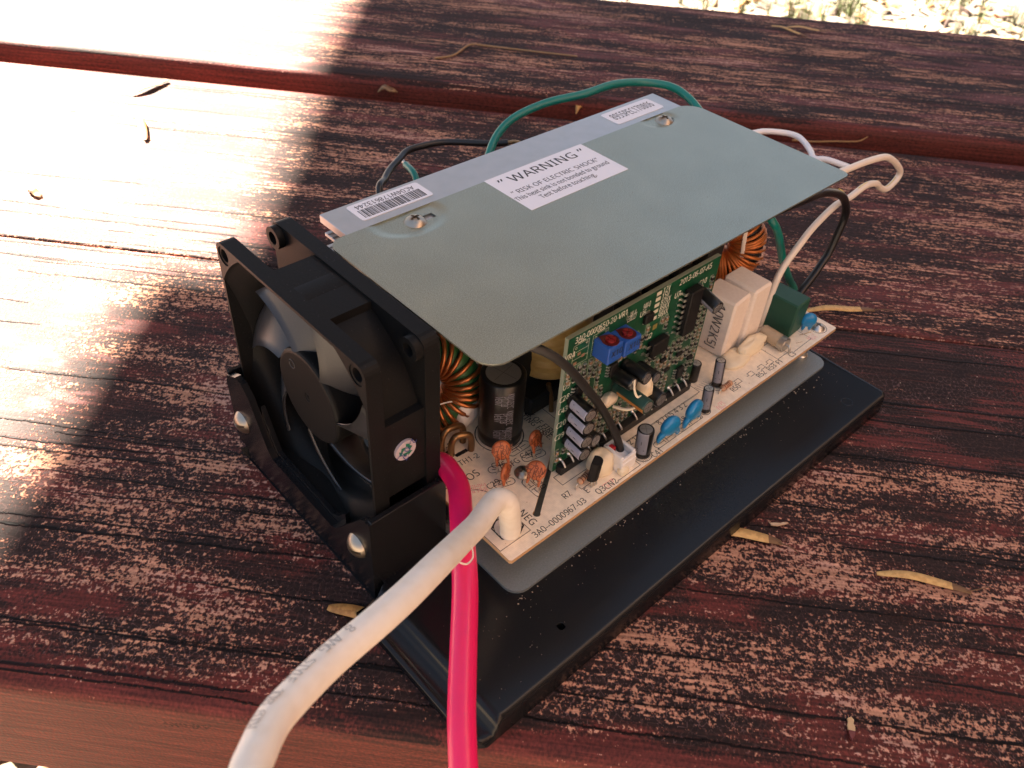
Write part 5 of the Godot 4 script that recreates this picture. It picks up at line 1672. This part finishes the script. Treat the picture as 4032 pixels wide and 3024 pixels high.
func litter():
	var lt := func(sd: int, c0: Color, c1: Color) -> StandardMaterial3D:
		return grainy(mat(1, 1, 1, 0.6), noise_tex(256, 0.03, [[0.0, c0], [0.45, c0.lerp(c1, 0.4)], [0.6, c1], [1.0, c1]], 4, FastNoiseLite.TYPE_SIMPLEX, sd), 26.0)
	var yellow: StandardMaterial3D = lt.call(61, lin(0.56, 0.3, 0.09), lin(0.76, 0.46, 0.16))
	var brown: StandardMaterial3D = lt.call(62, lin(0.1, 0.05, 0.02), lin(0.32, 0.18, 0.08))
	var orange: StandardMaterial3D = lt.call(63, lin(0.3, 0.13, 0.03), lin(0.5, 0.26, 0.07))
	leaf(Vector3(136.0, 6.6, 188.4), Vector3(154.4, 6.6, 214.4), 3.4, yellow, "long narrow yellow leaf with a brown tip, right of the converter", 1.6, Vector3(161.5, 7.0, 217.5), -1.2)
	leaf(Vector3(106.0, 6.6, 139.8), Vector3(121.0, 6.6, 158.8), 4.2, yellow, "pale yellow leaf half under the front edge of the base panel", 1.4, Vector3(122.0, 6.6, 165.6), -0.8)
	leaf(Vector3(-17.4, 6.6, 76.9), Vector3(-4.0, 6.6, 95.0), 4.6, orange, "orange leaf poking out behind the thick white cable", 1.0)
	leaf(Vector3(249.0, 7.6, 85.0), Vector3(277.5, 7.6, 106.6), 4.0, yellow, "yellow leaf beyond the far corner of the circuit board", 2.2, Vector3(286, 7.2, 112.6))
	leaf(Vector3(98.5, 7.6, -328.8), Vector3(126.5, 7.6, -336.0), 6.0, yellow, "leaf with a dark tip lying in full sun on the middle plank", 1.6)
	leaf(Vector3(88.0, 7.6, -295.5), Vector3(77.5, 7.6, -263.0), 4.6, orange, "curled brown leaf standing in the sunlight on the middle plank", 3.5)
	leaf(Vector3(4.0, 6.6, -243.5), Vector3(6.0, 6.6, -233.0), 4.0, brown, "small dark leaf scrap at the left in the sun", 3.5)
	leaf(Vector3(122.0, 15.6, -512.0), Vector3(142.0, 15.6, -509.0), 8.0, brown, "dark leaf at the top left on the far plank", 2.5)
	leaf(Vector3(245.0, 15.6, -450.0), Vector3(252.0, 15.6, -441.0), 6.0, brown, "small brown leaf at the sunny top edge of the far plank", 3.0)
	leaf(Vector3(558.0, 15.6, -150.4), Vector3(561.0, 15.6, -118.0), 3.0, yellow, "left one of two crossed yellow leaves on the far plank", 2.0)
	leaf(Vector3(567.0, 15.6, -141.0), Vector3(585.0, 15.6, -115.0), 3.2, yellow, "right one of two crossed yellow leaves on the far plank", 2.0)
	# splinters, twig and bark
	var s := st()
	prism(s, PackedVector2Array([Vector2(0, 0.3), Vector2(0.9, 1.1), Vector2(2.2, 0.8), Vector2(3.4, 1.2), Vector2(4.6, 1.1), Vector2(4.6, -0.9), Vector2(3.0, -1.1), Vector2(2.0, -0.7), Vector2(0.8, -0.9)]), 0.1, 0.8, Transform3D(Basis(Vector3(-0.82, 0.05, 0.57), Vector3(0.57, 0, 0.82), Vector3(0, 1, 0)), Vector3(81.2, 6.3, 210.4)))
	var spl := put(self, "wood_splinter", done(s), mat(0.62, 0.4, 0.2, 0.7))
	tag(spl, "short pale wood splinter with maroon paint on one end near the bottom right", "splinter")
	s = st()
	prism(s, PackedVector2Array([Vector2(4.62, 1.1), Vector2(6.0, 0.9), Vector2(7.0, 0.2), Vector2(7.9, 0.0), Vector2(6.8, -0.6), Vector2(4.62, -0.9)]), 0.1, 0.82, Transform3D(Basis(Vector3(-0.82, 0.05, 0.57), Vector3(0.57, 0, 0.82), Vector3(0, 1, 0)), Vector3(81.2, 6.3, 210.4)))
	put(spl, "painted_end", done(s), mat(0.16, 0.03, 0.025, 0.5))
	s = st()
	prism(s, PackedVector2Array([Vector2(0, 1.5), Vector2(0.4, 0.4), Vector2(2.0, 0.6), Vector2(4.2, 0.5), Vector2(5.2, 0.9), Vector2(7.2, 0.6), Vector2(5.4, -0.1), Vector2(3.0, -0.8), Vector2(0.6, -0.6)]), 0.1, 0.6, Transform3D(Basis(Vector3(0.72, 0.04, 0.69), Vector3(0.69, 0, -0.72), Vector3(0, 1, 0)), Vector3(125.0, 6.3, 150.6)))
	tag(put(self, "paint_flake", done(s), lt.call(65, lin(0.5, 0.3, 0.16), lin(0.66, 0.44, 0.26))), "small pale flake above the half hidden yellow leaf", "flake")
	tag(put(self, "twig", tube([Vector3(405, 8.4, -26), Vector3(414.7, 8.2, -16.6), Vector3(428, 8.0, -8), Vector3(440, 8.4, 1.5), Vector3(449, 9.5, 3)], 0.7, 5, 7, 0.4), mat(0.3, 0.16, 0.06, 0.7)), "thin brown twig in the gap between the middle and far planks", "twig")
	tag(put(self, "leaf_stalk", tube([Vector3(286, 15.8, -250), Vector3(300, 16.2, -246), Vector3(322, 16.6, -254), Vector3(332, 16.2, -246), Vector3(350, 16.0, -224), Vector3(374, 16.2, -194)], 0.8, 6, 7, 0.5), mat(0.34, 0.2, 0.09, 0.7)), "curved tan leaf stalk on the far plank above the green lead", "stalk")
	s = st()
	leaf_shape(s, Vector3(229.0, 8.0, -240.0), Vector3(239.6, 8.0, -232.0), 7.0, 4.0, 8, 0.8, 0.7)
	tag(put(self, "bark_chip", done(s), brown), "dark bark chip in the gap left of the green lead", "bark chip")
	s = st()
	leaf_shape(s, Vector3(316.0, 8.0, -137.0), Vector3(326.0, 8.0, -142.0), 4.0, 5.0, 6, 0.6, 0.7)
	tag(put(self, "leaf_scrap", done(s), orange), "small orange leaf scrap in the gap behind the heat sink", "leaf scrap")
	# crumbs of dust and paint
	s = st()
	rbox(s, Vector3(0, 6.2, 0), Vector3(0.5, 0.32, 0.4), 0.1)
	var mm := MultiMesh.new()
	mm.transform_format = MultiMesh.TRANSFORM_3D
	mm.mesh = done(s)
	mm.instance_count = 470
	for i in mm.instance_count:
		var p: Vector3
		if i < 90: p = Vector3(rng.randf_range(-1, 212), 14.05, 118.0 + absf(rng.randfn()) * 7.0)
		elif i < 110: p = Vector3(rng.randf_range(0, 27), 14.05, rng.randf_range(90, 140))
		elif i < 160: p = Vector3(rng.randf_range(30, 212), 15.22, rng.randf_range(112.5, 117))
		elif i < 230: p = Vector3(rng.randf_range(30, 207), 99.82, rng.randf_range(48, 97))
		else: p = ALONG * rng.randf_range(-100, 380) + ACROSS * rng.randf_range(-90, 118) + Vector3(0, 6.3, 0)
		if i >= 230 and p.x > -14 and p.x < 220 and p.z > -6 and p.z < 148: p = Vector3(rng.randf_range(20, 205), 14.05, 117.6 + absf(rng.randfn()) * 2.0)
		var sc := rng.randf_range(0.35, 1.1) * (1.0 if i >= 230 else 0.45)
		mm.set_instance_transform(i, Transform3D(Basis(Vector3.UP, rng.randf() * TAU).scaled(Vector3.ONE * sc), wv(p)))
	var o := MultiMeshInstance3D.new()
	o.name = numbered("crumbs")
	o.multimesh = mm
	o.material_override = mat(0.4, 0.3, 0.22, 0.8)
	add_child(o)
	tag(o, "pale crumbs of dust and paint scattered over table and converter", "crumbs", "", "stuff")
